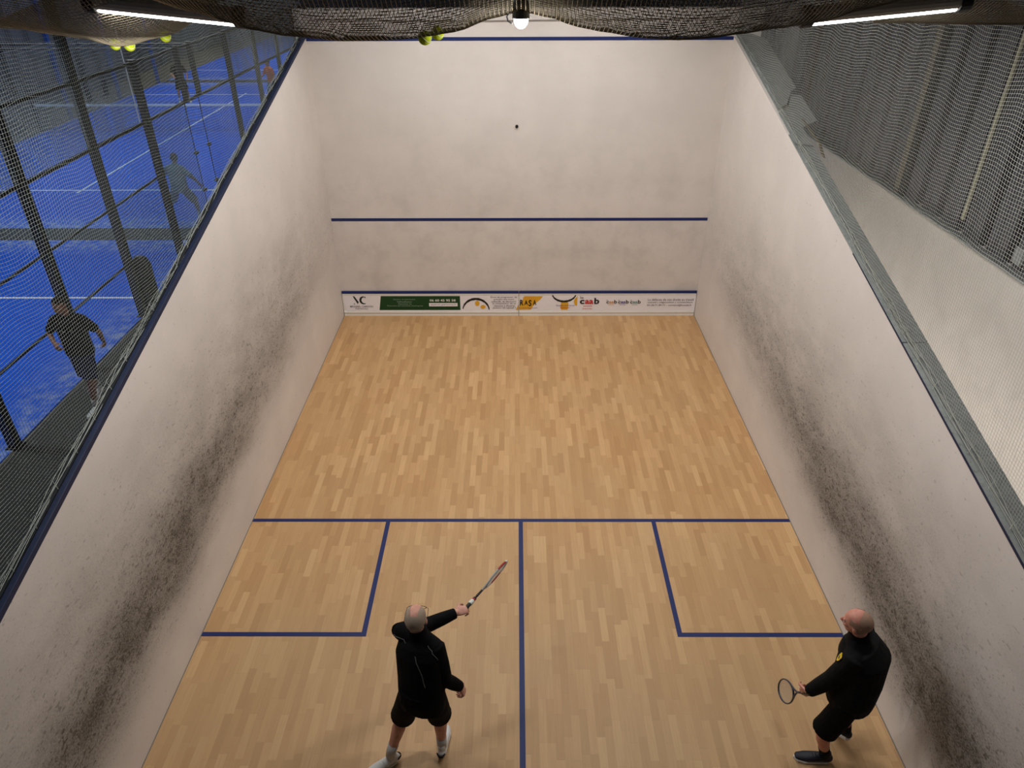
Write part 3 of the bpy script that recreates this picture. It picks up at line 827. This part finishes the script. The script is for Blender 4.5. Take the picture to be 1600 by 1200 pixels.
# ------------------------------------------------------------------ people
def basis(fwd, up=(0, 0, 1)):
    f = Vector(fwd).normalized(); u = Vector(up); u = (u - f * f.dot(u)).normalized(); r = f.cross(u)   # r = person's right
    return f, u, r
def add_head(m, c, fwd, up, s=1.):
    """c = head centre; ellipsoid skull, jaw, brow, nose, lips, ears, neck root"""
    f, u, r = basis(fwd, up)
    Mx = Matrix((r, f, u)).transposed()
    P = lambda a, b, d: Vector(c) + (r * a + f * b + u * d) * s
    m.ell(P(0, -.012, .025), (.076 * s, .098 * s, .092 * s), Mx, 24, 16)     # skull
    m.ell(P(0, .022, -.035), (.062 * s, .072 * s, .080 * s), Mx, 20, 14)     # face
    m.ell(P(0, .045, -.092), (.040 * s, .040 * s, .030 * s), Mx, 16, 10)     # chin
    m.ell(P(0, .080, .012), (.050 * s, .014 * s, .012 * s), Mx, 16, 10)      # brow
    m.loft([P(0, .088, -.002), P(0, .102, -.028), P(0, .108, -.040)], [.009 * s, .012 * s, .014 * s], seg=10)  # nose
    m.ell(P(-.013, .094, -.046), (.009 * s, .010 * s, .008 * s), Mx, 10, 8); m.ell(P(.013, .094, -.046), (.009 * s, .010 * s, .008 * s), Mx, 10, 8)
    m.ell(P(0, .086, -.068), (.024 * s, .012 * s, .006 * s), Mx, 12, 8); m.ell(P(0, .085, -.079), (.021 * s, .012 * s, .007 * s), Mx, 12, 8)
    for sx in (-1, 1):
        m.ell(P(sx * .079, -.012, -.012), (.010 * s, .020 * s, .033 * s), Mx, 12, 10)
        m.ell(P(sx * .040, .062, -.022), (.020 * s, .018 * s, .014 * s), Mx, 12, 8)   # cheek
    return f, u, r, Mx
def add_hand(m, w, d, n, thumb, curl=40, s=1.0):
    """w wrist, d direction of hand, n = back-of-hand normal, thumb = side towards the thumb (vector)"""
    d = Vector(d).normalized(); n = Vector(n); n = (n - d * d.dot(n)).normalized(); t = n.cross(d)
    if t.dot(Vector(thumb)) < 0: t = -t
    w = Vector(w)
    m.loft([w - d * .02, w + d * .03, w + d * .085], [(.026 * s, .018 * s), (.038 * s, .016 * s), (.041 * s, .014 * s)], side=t, seg=14)
    lens = [(.042, .026, .020), (.047, .030, .022), (.043, .028, .021), (.034, .022, .018)]
    for i, off in enumerate((.030, .010, -.011, -.031)):
        p = w + d * (.088 - .006 * abs(i - 1)) * s + t * off * s
        a = 0; pts = [p - d * .02]; pts.append(p)
        for q, ln in enumerate(lens[i]):
            a += math.radians(curl * (1.0 if q else .8))
            v = d * math.cos(a) - n * math.sin(a)
            p = p + v * ln * s; pts.append(p)
        m.loft(pts, [.009 * s, .0092 * s, .0088 * s, .008 * s, .0072 * s], seg=10)
    p = w + d * .025 * s + t * .030 * s
    v1 = (t * .75 + d * .65 - n * .25).normalized(); v2 = (t * .2 + d * .8 - n * .6).normalized(); v3 = (-t * .2 + d * .6 - n * .8).normalized()
    q1 = p + v1 * .040 * s; q2 = q1 + v2 * .032 * s; q3 = q2 + v3 * .024 * s
    m.loft([w + d * .01, p, q1, q2, q3], [.014 * s, .014 * s, .0115 * s, .010 * s, .009 * s], seg=10)
def add_shoe(name, ank, toe, parent, up_mat, heel_lift=0., s=1.0, accent=None):
    a = Vector(ank); t = Vector((toe[0], toe[1], 0)).normalized(); sd = Vector((t.y, -t.x, 0)); up = Vector((0, 0, 1))
    tt = (t * math.cos(heel_lift) - up * math.sin(heel_lift)); uu = (up * math.cos(heel_lift) + t * math.sin(heel_lift))
    heel = a - t * .055 * s
    z0 = .0
    base = Vector((heel.x, heel.y, z0 + .27 * s * math.sin(heel_lift)))
    L = lambda u, v, w=0: base + tt * u * s + uu * v * s + sd * w * s
    m = MB()
    m.loft([L(.01, .055), L(.07, .058), L(.13, .050), L(.20, .040), L(.265, .034)], [(.034, .040), (.038, .043), (.044, .036), (.047, .026), (.034, .018)], side=sd, seg=16)
    m.loft([L(.045, .05), L(.04, .115)], [(.036, .044), (.036, .042)], side=sd, seg=16)
    sh = m.blob(name, M[up_mat], parent, .006, 3)
    m2 = MB(); out = [(.0, 0), (.01, .030), (.06, .038), (.12, .042), (.20, .052), (.26, .040), (.292, 0)]
    ring = [L(u, 0, w) for u, w in out] + [L(u, 0, -w) for u, w in reversed(out[1:-1])]
    m2.prism([p for p in ring], uu * .028 * s)
    so = m2.build('sole', M['sole'], bevel=.006); so.parent = sh
    if accent:
        m3 = MB(); m3.loft([L(.0, .062, -.034), L(-.028, .060, -.015), L(-.033, .056, 0), L(-.028, .060, .015), L(.0, .062, .034)], [(.012, .005)] * 5, side=uu, seg=8)
        ac = m3.build('heel_patch', M[accent]); ac.parent = sh
    # laces
    m4 = MB()
    for q in range(4): m4.loft([L(.12 + .022 * q, .087 - .010 * q, -.02), L(.125 + .022 * q, .093 - .011 * q, 0), L(.12 + .022 * q, .087 - .010 * q, .02)], [.0035] * 3, seg=6)
    la = m4.build('laces', M['sole' if up_mat == 'shoew' else 'black']); la.parent = sh
    return sh
def hair_from(body, c, f, u, r, test, mat, name='hair', thick=.004):
    me = body.data; bm = bmesh.new(); bm.from_mesh(me)
    c = Vector(c)
    kill = []
    for fa in bm.faces:
        d = fa.calc_center_median() - c
        if d.length > .17 or not test(d.dot(r), d.dot(f), d.dot(u)): kill.append(fa)
    bmesh.ops.delete(bm, geom=kill, context='FACES')
    for v in bm.verts: v.co += v.normal * thick
    m2 = bpy.data.meshes.new(name); bm.to_mesh(m2); bm.free(); m2.materials.clear(); m2.materials.append(mat)
    o = bpy.data.objects.new(name, m2); COL.objects.link(o); o.parent = body
    return o
def lerp(a, b, t): return Vector(a) * (1 - t) + Vector(b) * t

def person(J, label, skin, voxel=.007, sleeves='long', top=('jacket', 'blackcloth'), shorts='shorts', bulk=1., hair=None, hair_mat='haird', shoes='shoew', socks='sock', legs_bare=True, hem=.86, torso=(.185, .125), curlL=45, curlR=45, nL=None, nR=None, tL=None, tR=None, lift=(0, 0), collar=True, short_len=.72, accent=None):
    J = {k: (Vector(v) if isinstance(v, (tuple, list)) else v) for k, v in J.items()}
    side = (J['shR'] - J['shL']).normalized()
    hside = (J['hipR'] - J['hipL']).normalized()
    m = MB()
    f, u, r, Mx = add_head(m, J['head'], J['face'], J['hup'])
    hb = J['head'] - u * .07 - f * .02
    m.loft([hb, lerp(hb, J['neck'], .5), J['neck'] - Vector((0, 0, .03))], [.058, .055, .066], seg=14)
    a, b = torso
    ch = lerp(J['neck'], J['pelvis'], .28); wa = lerp(J['neck'], J['pelvis'], .68)
    if 'spine' in J: ch = ch + J['spine']; wa = wa + J['spine'] * .6
    body_r = [(a * .40, b * .45), (a * .80, b * .75), (a * .84, b * .85), (a * .84, b * .85)]
    m.loft([J['neck'] - Vector((0, 0, .05)), ch, wa, J['pelvis']], body_r, side=side, seg=20)
    for S_ in 'LR':
        sh, el, wr = J['sh' + S_], J['el' + S_], J['wr' + S_]
        m.loft([lerp(J['neck'], sh, .6) - Vector((0, 0, .05)), sh, lerp(sh, el, .5), el, lerp(el, wr, .3), wr], [.040, .046, .043, .038, .040, .027], seg=12)
        hd = J.get('hd' + S_) or (wr - el).normalized()
        nn = (nL if S_ == 'L' else nR) or Vector((0, 0, 1)); th = (tL if S_ == 'L' else tR) or (-side if S_ == 'R' else side)
        add_hand(m, wr, hd, nn, th, curlL if S_ == 'L' else curlR)
        hp, kn, an = J['hip' + S_], J['kn' + S_], J['an' + S_]
        cal = lerp(kn, an, .3)
        m.loft([hp, lerp(hp, kn, .5), kn, cal, lerp(kn, an, .65), an], [.080, .070, .054, .056, .043, .036], seg=14)
    body = m.blob('person', skin, None, voxel, 4)
    tag(body, label, 'person')
    # eyes
    for sx in (-1, 1):
        e = MB().ell(J['head'] + r * (sx * .031) + f * .078 + u * (-.004), (.012, .009, .008), Mx, 12, 8).build('eye', M['eyew'], body, True)
        p_ = MB().ell(J['head'] + r * (sx * .031) + f * .085 + u * (-.004), (.005, .004, .005), Mx, 10, 6).build('pupil', M['ink'], None, True); p_.parent = e
    # top
    m = MB(); g = bulk
    A, B = a * g, b * g
    nk = J['neck']
    hemp = J['pelvis'] + Vector((0, 0, hem - .93))
    m.loft([nk - Vector((0, 0, .035)), lerp(nk, J['pelvis'], .14), ch, wa, J['pelvis'], hemp], [(A * .50, B * .62), (A * .88, B * .86), (A * 1.0, B * 1.04), (A * .97, B * 1.04), (A * .99, B * 1.05), (A * .97, B * 1.02)], side=side, seg=24, dome=False)
    for S_ in 'LR':
        sh, el, wr = J['sh' + S_], J['el' + S_], J['wr' + S_]
        w_ = 1.0 if g < 1.1 else 1.12
        root = lerp(nk, sh, .45) - Vector((0, 0, .035))
        if sleeves == 'long':
            cuff = lerp(el, wr, .97)
            m.loft([root, sh, lerp(sh, el, .5), el, lerp(el, wr, .5), lerp(el, wr, .9), cuff], [.066 * w_, .074 * w_, .067 * w_, .060 * w_, .053 * w_, .044 * w_, .040 * w_], seg=16, dome=False)
        else:
            m.loft([root, sh, lerp(sh, el, .55), lerp(sh, el, .8)], [.062, .068, .063, .066], seg=16, dome=False)
    m.loft([lerp(J['shL'], nk, .12), lerp(nk, J['shL'], .4) - Vector((0, 0, .02)), nk - Vector((0, 0, .03)), lerp(nk, J['shR'], .4) - Vector((0, 0, .02)), lerp(J['shR'], nk, .12)], [.070, .078, .086, .078, .070], seg=16)
    if collar:
        m.loft([nk - Vector((0, 0, .05)), nk + (hb - nk) * .3, nk + (hb - nk) * .75], [(.086, .086), (.074, .076), (.069, .071)], side=side, seg=18, dome=False)
    tp = m.blob(top[0], M[top[1]], body, voxel, 3)
    # shorts
    m = MB()
    m.loft([J['pelvis'] + Vector((0, 0, .10)), J['pelvis'], J['pelvis'] - Vector((0, 0, .09))], [(A * .86, B * .95), (A * .93, B * 1.03), (A * .86, B * .98)], side=hside, seg=20, dome=False)
    for S_ in 'LR':
        hp, kn = J['hip' + S_], J['kn' + S_]
        m.loft([hp + Vector((0, 0, .03)), lerp(hp, kn, .4), lerp(hp, kn, short_len), lerp(hp, kn, short_len + .18)], [.098, .102, .100, .103], seg=18, dome=False)
    m.blob('shorts', M[shorts], body, voxel, 3)
    for S_ in 'LR':
        kn, an = J['kn' + S_], J['an' + S_]
        MB().loft([lerp(kn, an, .72), lerp(kn, an, .9), an - Vector((0, 0, .02))], [.046, .042, .040], seg=14, dome=False).build('sock', M[socks], body, True)
        add_shoe('shoe', an, J['toe' + S_], body, shoes, lift[0 if S_ == 'L' else 1], accent=accent)
    if hair: hair_from(body, J['head'], f, u, r, hair, M[hair_mat])
    return body, tp, (f, u, r, Mx)

# --- player 1: striking on the left
J1 = dict(head=(-.805, -8.245, 1.585), face=(.08, 1, .12), hup=(0, -.12, 1), neck=(-.79, -8.27, 1.43), pelvis=(-.785, -8.43, .93),
          shL=(-.945, -8.20, 1.385), shR=(-.655, -8.345, 1.37), elL=(-.74, -8.05, 1.285), wrL=(-.535, -7.945, 1.295), elR=(-.60, -8.41, 1.09), wrR=(-.49, -8.36, .93),
          hipL=(-.875, -8.42, .90), hipR=(-.70, -8.43, .90), knL=(-.985, -8.33, .50), anL=(-1.105, -8.43, .13), knR=(-.68, -8.32, .50), anR=(-.685, -8.33, .105),
          toeL=(-.75, -.45), toeR=(.08, 1), hdL=(.85, .45, -.05), hdR=(.3, .1, -.95))
def hair1(a, b, d):
    # horseshoe: bare forehead and narrow crown, grey elsewhere; not on face / ears / neck
    if d < -.060 or b > .045: return False
    if b > .02 and d < .02: return False
    if abs(a) > .078 and d < .025: return False
    if d > .07 and abs(a) < .030 and b > -.055: return False
    if b > -.005 and abs(a) < .034: return False
    if d < .0 and b > -.02: return False
    return True
p1, j1, fr1 = person(J1, 'grey-haired man in black seen from behind, swinging a racket with his arm out', M['skin'], .006, bulk=1.08, hair=hair1, hair_mat='hairg', torso=(.185, .125), curlL=62, curlR=50,
                     nL=(.2, -.3, 1), tL=(.6, .8, .3), nR=(.9, -.2, .3), tR=(0, 1, 0), hem=.84, short_len=.74, accent='ink')
# glasses
f, u, r, Mx = fr1; H = Vector(J1['head'])
g = MB()
def G(a, b, d): return H + r * a + f * b + u * d
for sx in (-1, 1):
    ring = [G(sx * .034 + .026 * math.cos(t), .100, -.004 + .018 * math.sin(t)) for t in np.linspace(0, 2 * math.pi, 15)]
    g.loft(ring, [.002] * 15, seg=6)
    g.loft([G(sx * .060, .100, .004), G(sx * .080, .085, .006), G(sx * .086, .03, .008), G(sx * .083, -.015, .004)], [.0022] * 4, seg=6)
g.loft([G(-.009, .102, 0), G(.009, .102, 0)], [.002, .002], seg=6)
g.build('glasses', M['ink'], p1)
# piping on the jacket back
def on_surface(obj, pts, lift=.002):
    bvh = BVHTree.FromPolygons([v.co for v in obj.data.vertices], [p.vertices for p in obj.data.polygons])
    out = []
    for p in pts:
        loc, nrm, _, _ = bvh.find_nearest(Vector(p)); out.append((loc + nrm * lift, nrm))
    return out
def pipe_on(obj, a, b, n, name, mat, bow=(0, 0, 0)):
    pts = [lerp(a, b, i / n) + Vector(bow) * math.sin(math.pi * i / n) for i in range(n + 1)]
    q = on_surface(obj, pts)
    MB().loft([p for p, _ in q], [.0032] * len(q), seg=6).build(name, mat, obj)
pipe_on(j1, (-.82, -8.46, 1.40), (-.73, -8.60, 1.17), 12, 'piping', M['piping'])
pipe_on(j1, (-1.02, -8.26, 1.40), (-.90, -8.33, 1.42), 8, 'piping', M['piping'])
pipe_on(j1, (-.71, -8.36, 1.42), (-.64, -8.42, 1.34), 8, 'piping', M['piping'])

# --- player 2: waiting on the right
J2 = dict(head=(2.455, -8.305, 1.62), face=(-.74, .66, -.10), hup=(-.22, -.05, 1), neck=(2.515, -8.30, 1.45), pelvis=(2.545, -8.39, .94),
          shL=(2.435, -8.45, 1.37), shR=(2.62, -8.13, 1.38), elL=(2.335, -8.42, 1.11), wrL=(2.225, -8.375, .90), elR=(2.76, -8.06, 1.12), wrR=(2.74, -8.10, .88),
          hipL=(2.48, -8.50, .90), hipR=(2.60, -8.32, .90), knL=(2.40, -8.45, .49), anL=(2.52, -8.40, .11), knR=(2.66, -8.22, .50), anR=(2.75, -8.24, .17),
          toeL=(-1, .12), toeR=(-.35, .9), hdL=(-.16, .50, -.85), hdR=(-.1, 0, -1), spine=Vector((.05, -.02, 0)))
def hair2(a, b, d):
    if d < -.055 or b > .03: return False
    if b > 0 and d < .03: return False
    if abs(a) > .078 and d < .025: return False
    if d > .07 and b > -.03: return False
    if b > -.01 and abs(a) < .04: return False
    return True
p2, j2, fr2 = person(J2, 'bald man in a black badge jacket standing by the right wall, racket lowered', M['skin2'], .006, bulk=1.15, hair=hair2, hair_mat='hairs', torso=(.195, .15), shoes='shoed', socks='dsock', top=('jacket', 'blackcloth2'),
                     curlL=62, curlR=40, nL=(-.6, -.7, .1), tL=(-.2, .8, .3), nR=(0, 1, 0), tR=(-1, 0, 0), hem=.86, short_len=.72, lift=(0, .45))
# crest badge and small logo
cpts = on_surface(j2, [(2.30, -8.38, 1.37)], .004)
(c0, n0) = cpts[0]
up = (Vector((0, 0, 1)) - n0 * n0.z).normalized(); rt = up.cross(n0)
shield = [(-.028, .030), (-.010, .036), (0, .031), (.010, .036), (.028, .030), (.030, 0), (.020, -.024), (0, -.038), (-.020, -.024), (-.030, 0)]
MB().prism([c0 + rt * a + up * b for a, b in shield], n0 * .003).build('crest', M['crest'], j2)
MB().prism([c0 + n0 * .004 + rt * a * .5 + up * (b * .35) for a, b in shield], n0 * .001).build('crest_mark', M['piping'], j2)

# --- rackets (squash)
def racket(c_hand, tip, normal, label, frame_mat, shaft_mat, bumper, grip_mat):
    """c_hand = butt/grip centre, tip = far end of head, normal = string-bed normal"""
    a = (Vector(tip) - Vector(c_hand)).normalized(); n = Vector(normal); n = (n - a * a.dot(n)).normalized(); s = a.cross(n)
    tip = Vector(tip); L = .665
    butt = tip - a * L
    root = empty('squash_racket', butt); tag(root, label, 'racket', 'squash rackets')
    hc = tip - a * .170
    def E(t, rw=.100, rl=.165): return hc + s * (rw * math.sin(t)) * (1 - .10 * (1 - math.cos(t)) * .5) + a * (rl * math.cos(t))
    T = np.linspace(0, 2 * math.pi, 49)
    MB().loft([E(t) for t in T], [(.0085, .0055)] * 49, side=n, seg=8).build('frame', M[frame_mat], root, True)
    m = MB()
    for k in range(-7, 8):
        w = k * .0125; q = math.sqrt(max(0, 1 - (w / .097) ** 2)) * .160
        m.loft([hc + s * w - a * q, hc + s * w + a * q], [.0006, .0006], seg=4, dome=False)
    for k in range(-11, 12):
        h = k * .0135; q = math.sqrt(max(0, 1 - (h / .160) ** 2)) * .095
        m.loft([hc + a * h - s * q, hc + a * h + s * q], [.0007, .0007], seg=4, dome=False)
    m.build('strings', M['string'], root)
    m = MB()
    th = hc - a * .165
    for sx in (-1, 1): m.loft([E(math.pi - sx * .62), th - a * .03 + s * sx * .018, th - a * .075 + s * sx * .004], [.008, .0075, .007], seg=8)
    m.build('throat', M[frame_mat], root, True)
    MB().loft([th - a * .065, butt + a * .17], [.0095, .010], seg=10).build('shaft', M[shaft_mat], root, True)
    MB().loft([butt + a * .15, butt + a * .14, butt + a * .02, butt + a * .01, butt], [.011, .0160, .0160, .0175, .016], seg=14).build('grip', M[grip_mat], root, True)
    if bumper:
        MB().loft([butt + a * .070, butt + a * .100], [.020, .019], seg=14).build('wrist_band', M['sole'], root, True)
        MB().loft([butt + a * .103, butt + a * .125], [.0175, .0165], seg=14).build('collar_ring', M['redp'], root, True)
        MB().loft([E(t, .106, .171) for t in np.linspace(-.6, .6, 17)], [(.012, .013)] * 17, side=n, seg=8).build('bumper', M['sole'], root, True)
        MB().loft([E(t, .101, .167) for t in np.linspace(.8, 1.7, 10)], [(.0095, .007)] * 10, side=n, seg=8).build('decal', M['redp'], root, True)
        MB().loft([E(t, .101, .167) for t in np.linspace(-.8, -1.7, 10)], [(.0095, .007)] * 10, side=n, seg=8).build('decal', M['redp'], root, True)
CAM = Vector((-.0551, -11.885, 5.922))
view = (Vector((-.33, -7.6, 1.25)) - CAM)
a1 = Vector((-.15, -7.315, 1.19)) - Vector((-.455, -7.88, 1.285))
racket((-.455, -7.88, 1.285), (-.150, -7.315, 1.19), a1.cross(view).normalized() + view.normalized() * .22, 'red and black squash racket with a white tip, held out edge-on', 'racgrey', 'ink', True, 'ink')
racket((2.215, -8.33, .82), (2.203, -8.012, .392), Vector((-.01, .3, -.4)).cross(Vector((.0, .53, .85))), 'dark blue oval squash racket pointing down beside the right wall', 'racblue', 'racblue', False, 'ink')

# --- man walking on the dark walkway
J3 = dict(head=(-6.12, -3.16, 1.69), face=(-.15, -1, -.12), hup=(0, -.1, 1), neck=(-6.13, -3.08, 1.51), pelvis=(-6.13, -3.06, .95),
          shL=(-5.94, -3.06, 1.43), shR=(-6.32, -3.08, 1.43), elR=(-6.50, -3.02, 1.20), wrR=(-6.36, -3.18, 1.12), elL=(-5.87, -2.92, 1.18), wrL=(-5.92, -2.80, .96),
          hipL=(-6.05, -3.06, .92), hipR=(-6.21, -3.06, .92), knL=(-6.06, -3.18, .51), anL=(-6.14, -3.14, .11), knR=(-6.20, -3.02, .50), anR=(-6.28, -2.72, .20),
          toeL=(-.1, -1), toeR=(-.1, -1))
J3 = {k_: ((v[0] - .06, v[1], v[2] * 1.025) if k_ not in ('face', 'hup', 'toeL', 'toeR') else v) for k_, v in J3.items()}
allhair = lambda a, b, d: not (d < -.06 or (b > .01 and d < .045) or b > .07 or (abs(a) > .078 and d < .02) or (d < -.01 and b > -.03))
p3, j3, fr3 = person(J3, 'dark-haired man in a black tee and navy shorts walking beside the blue court', M['skin3'], .011, sleeves='short', top=('tee_shirt', 'tee3'), shorts='navy', hair=allhair, hair_mat='haird', torso=(.19, .13), bulk=1.06, hem=.90, collar=False,
                     curlR=50, curlL=40, nR=(0, -1, .3), tR=(0, 0, 1), nL=(1, 0, 0), tL=(0, -1, 0), lift=(0, .5), short_len=.68)
q = on_surface(j3, [(-6.27, -3.4, 1.33), (-6.02, -3.4, 1.33)], .004)
pa, pb = q[0][0], q[1][0]
MB().prism([pa, pb, pb + Vector((0, 0, .028)), pa + Vector((0, 0, .028))], (0, -.004, 0)).build('shirt_print', flat('pale print', srgb(120, 116, 108), .7), j3)
# --- crouching player in grey on the middle court
J4 = dict(head=(-8.10, 5.28, 1.49), face=(-.2, 1, -.25), hup=(0, .2, 1), neck=(-8.09, 5.20, 1.34), pelvis=(-8.02, 5.02, .86),
          shL=(-8.27, 5.14, 1.27), shR=(-7.90, 5.12, 1.27), elR=(-7.66, 5.05, 1.08), wrR=(-7.62, 5.22, .90), elL=(-8.42, 5.26, 1.10), wrL=(-8.45, 5.48, 1.10),
          hipL=(-8.11, 5.02, .84), hipR=(-7.94, 5.02, .84), knR=(-7.80, 5.20, .48), anR=(-7.86, 5.40, .11), knL=(-8.33, 5.14, .50), anL=(-8.62, 5.32, .14), toeR=(.4, 1), toeL=(-.3, 1))
person(J4, 'player in a grey-blue tee and shorts crouching behind the glass corner', M['skin3'], .013, sleeves='short', top=('tee_shirt', 'greytee'), shorts='greyshort', hair=allhair, hair_mat='haird', torso=(.19, .125), bulk=1.08, hem=.84, collar=False, short_len=.75)
# --- distant players
def stand(x, y, face, label, top, short, s=1.0):
    J = dict(head=(0, .02, 1.62), neck=(0, -.01, 1.45), pelvis=(0, -.05, .93), shL=(-.19, 0, 1.38), shR=(.19, 0, 1.38), elR=(.30, .08, 1.15), wrR=(.26, .26, 1.08), elL=(-.30, 0, 1.12), wrL=(-.26, .14, .95),
             hipL=(-.09, -.05, .9), hipR=(.09, -.05, .9), knL=(-.16, .04, .49), anL=(-.20, -.03, .11), knR=(.17, .06, .49), anR=(.20, 0, .11))
    a = math.atan2(face[1], face[0]) - math.pi / 2; R = Matrix.Rotation(a, 3, 'Z'); o = Vector((x, y, 0))
    J = {k_: R @ Vector(v) + o for k_, v in J.items()}
    J['face'] = Vector(face).normalized(); J['hup'] = Vector((0, 0, 1)); J['toeL'] = face; J['toeR'] = face
    return person(J, label, M['skin3'], .018, sleeves='short', top=('tee_shirt', top), shorts=short, hair=allhair, hair_mat='haird', hem=.88, collar=False)
stand(-13.85, 19.8, (.6, -1, 0), 'distant player in dark clothes on the middle blue court beyond the net', 'tee3', 'shorts')
stand(-9.95, 19.2, (-.8, -1, 0), 'distant player in an orange top on the middle blue court beyond the net', 'orangetee', 'greyshort')

# ------------------------------------------------------------------ lights
def area(name, loc, size, sy, e, color=(1, .97, .93), rot=(0, 0, 0)):
    la = bpy.data.lights.new(name, 'AREA'); la.shape = 'RECTANGLE'; la.size = size; la.size_y = sy; la.energy = e; la.color = color
    o = bpy.data.objects.new(name, la); COL.objects.link(o); o.location = loc; o.rotation_euler = rot; return o
for i, (x, y, e) in enumerate(((-1.2, -1.9, 67), (1.2, -1.9, 67), (-1.5, -4.6, 52), (1.5, -4.6, 52))):
    area('court_lamp', (x, y, 5.95), 1.5, .12, e)
pl = bpy.data.lights.new('bulb_glow', 'POINT'); pl.energy = 7; pl.color = (1, .96, .9); pl.shadow_soft_size = .05
o = bpy.data.objects.new('bulb_glow', pl); COL.objects.link(o); o.location = (-.03, -8.0, 5.50)
for y in (-3, 9, 19, 32):
    area('hall_lamp', (-12, y, 8.6), 7, 1.2, 420, (.86, .94, 1))
area('side_lamp', (6.6, -4, 8.2), 1.5, 6, 30, (1, .97, .92))
area('neighbour_fill', (3.55, -4.2, 1.0), .3, 9, 58, (1, .93, .86), (0, math.radians(-105), 0))  # added fill light, hidden behind the right wall, brightens the neighbouring pale wall
w = bpy.data.worlds.new('hall'); SC.world = w; w.use_nodes = True
w.node_tree.nodes['Background'].inputs[0].default_value = (.55, .56, .6, 1); w.node_tree.nodes['Background'].inputs[1].default_value = .12

# ------------------------------------------------------------------ camera
cd = bpy.data.cameras.new('camera'); cam = bpy.data.objects.new('camera', cd); COL.objects.link(cam)
cd.sensor_width = 36; cd.lens = 1125.957 * 36 / 1600; cd.clip_start = .05; cd.clip_end = 200
pt, yw, rl = .558019762, -.00652736, -.00404066
Fv = Vector((math.sin(yw) * math.cos(pt), math.cos(yw) * math.cos(pt), -math.sin(pt)))
Rv = Vector((math.cos(yw), -math.sin(yw), 0)); Uv = Rv.cross(Fv)
R2 = Rv * math.cos(rl) + Uv * math.sin(rl); U2 = -Rv * math.sin(rl) + Uv * math.cos(rl)
cam.matrix_world = Matrix.Translation(CAM) @ Matrix((R2, U2, -Fv)).transposed().to_4x4()
SC.camera = cam
SC.view_settings.view_transform = 'Standard'
SC.view_settings.look = 'None'
SC.view_settings.exposure = 0.08
SC.cycles.transparent_max_bounces = 16
SC.cycles.max_bounces = 8
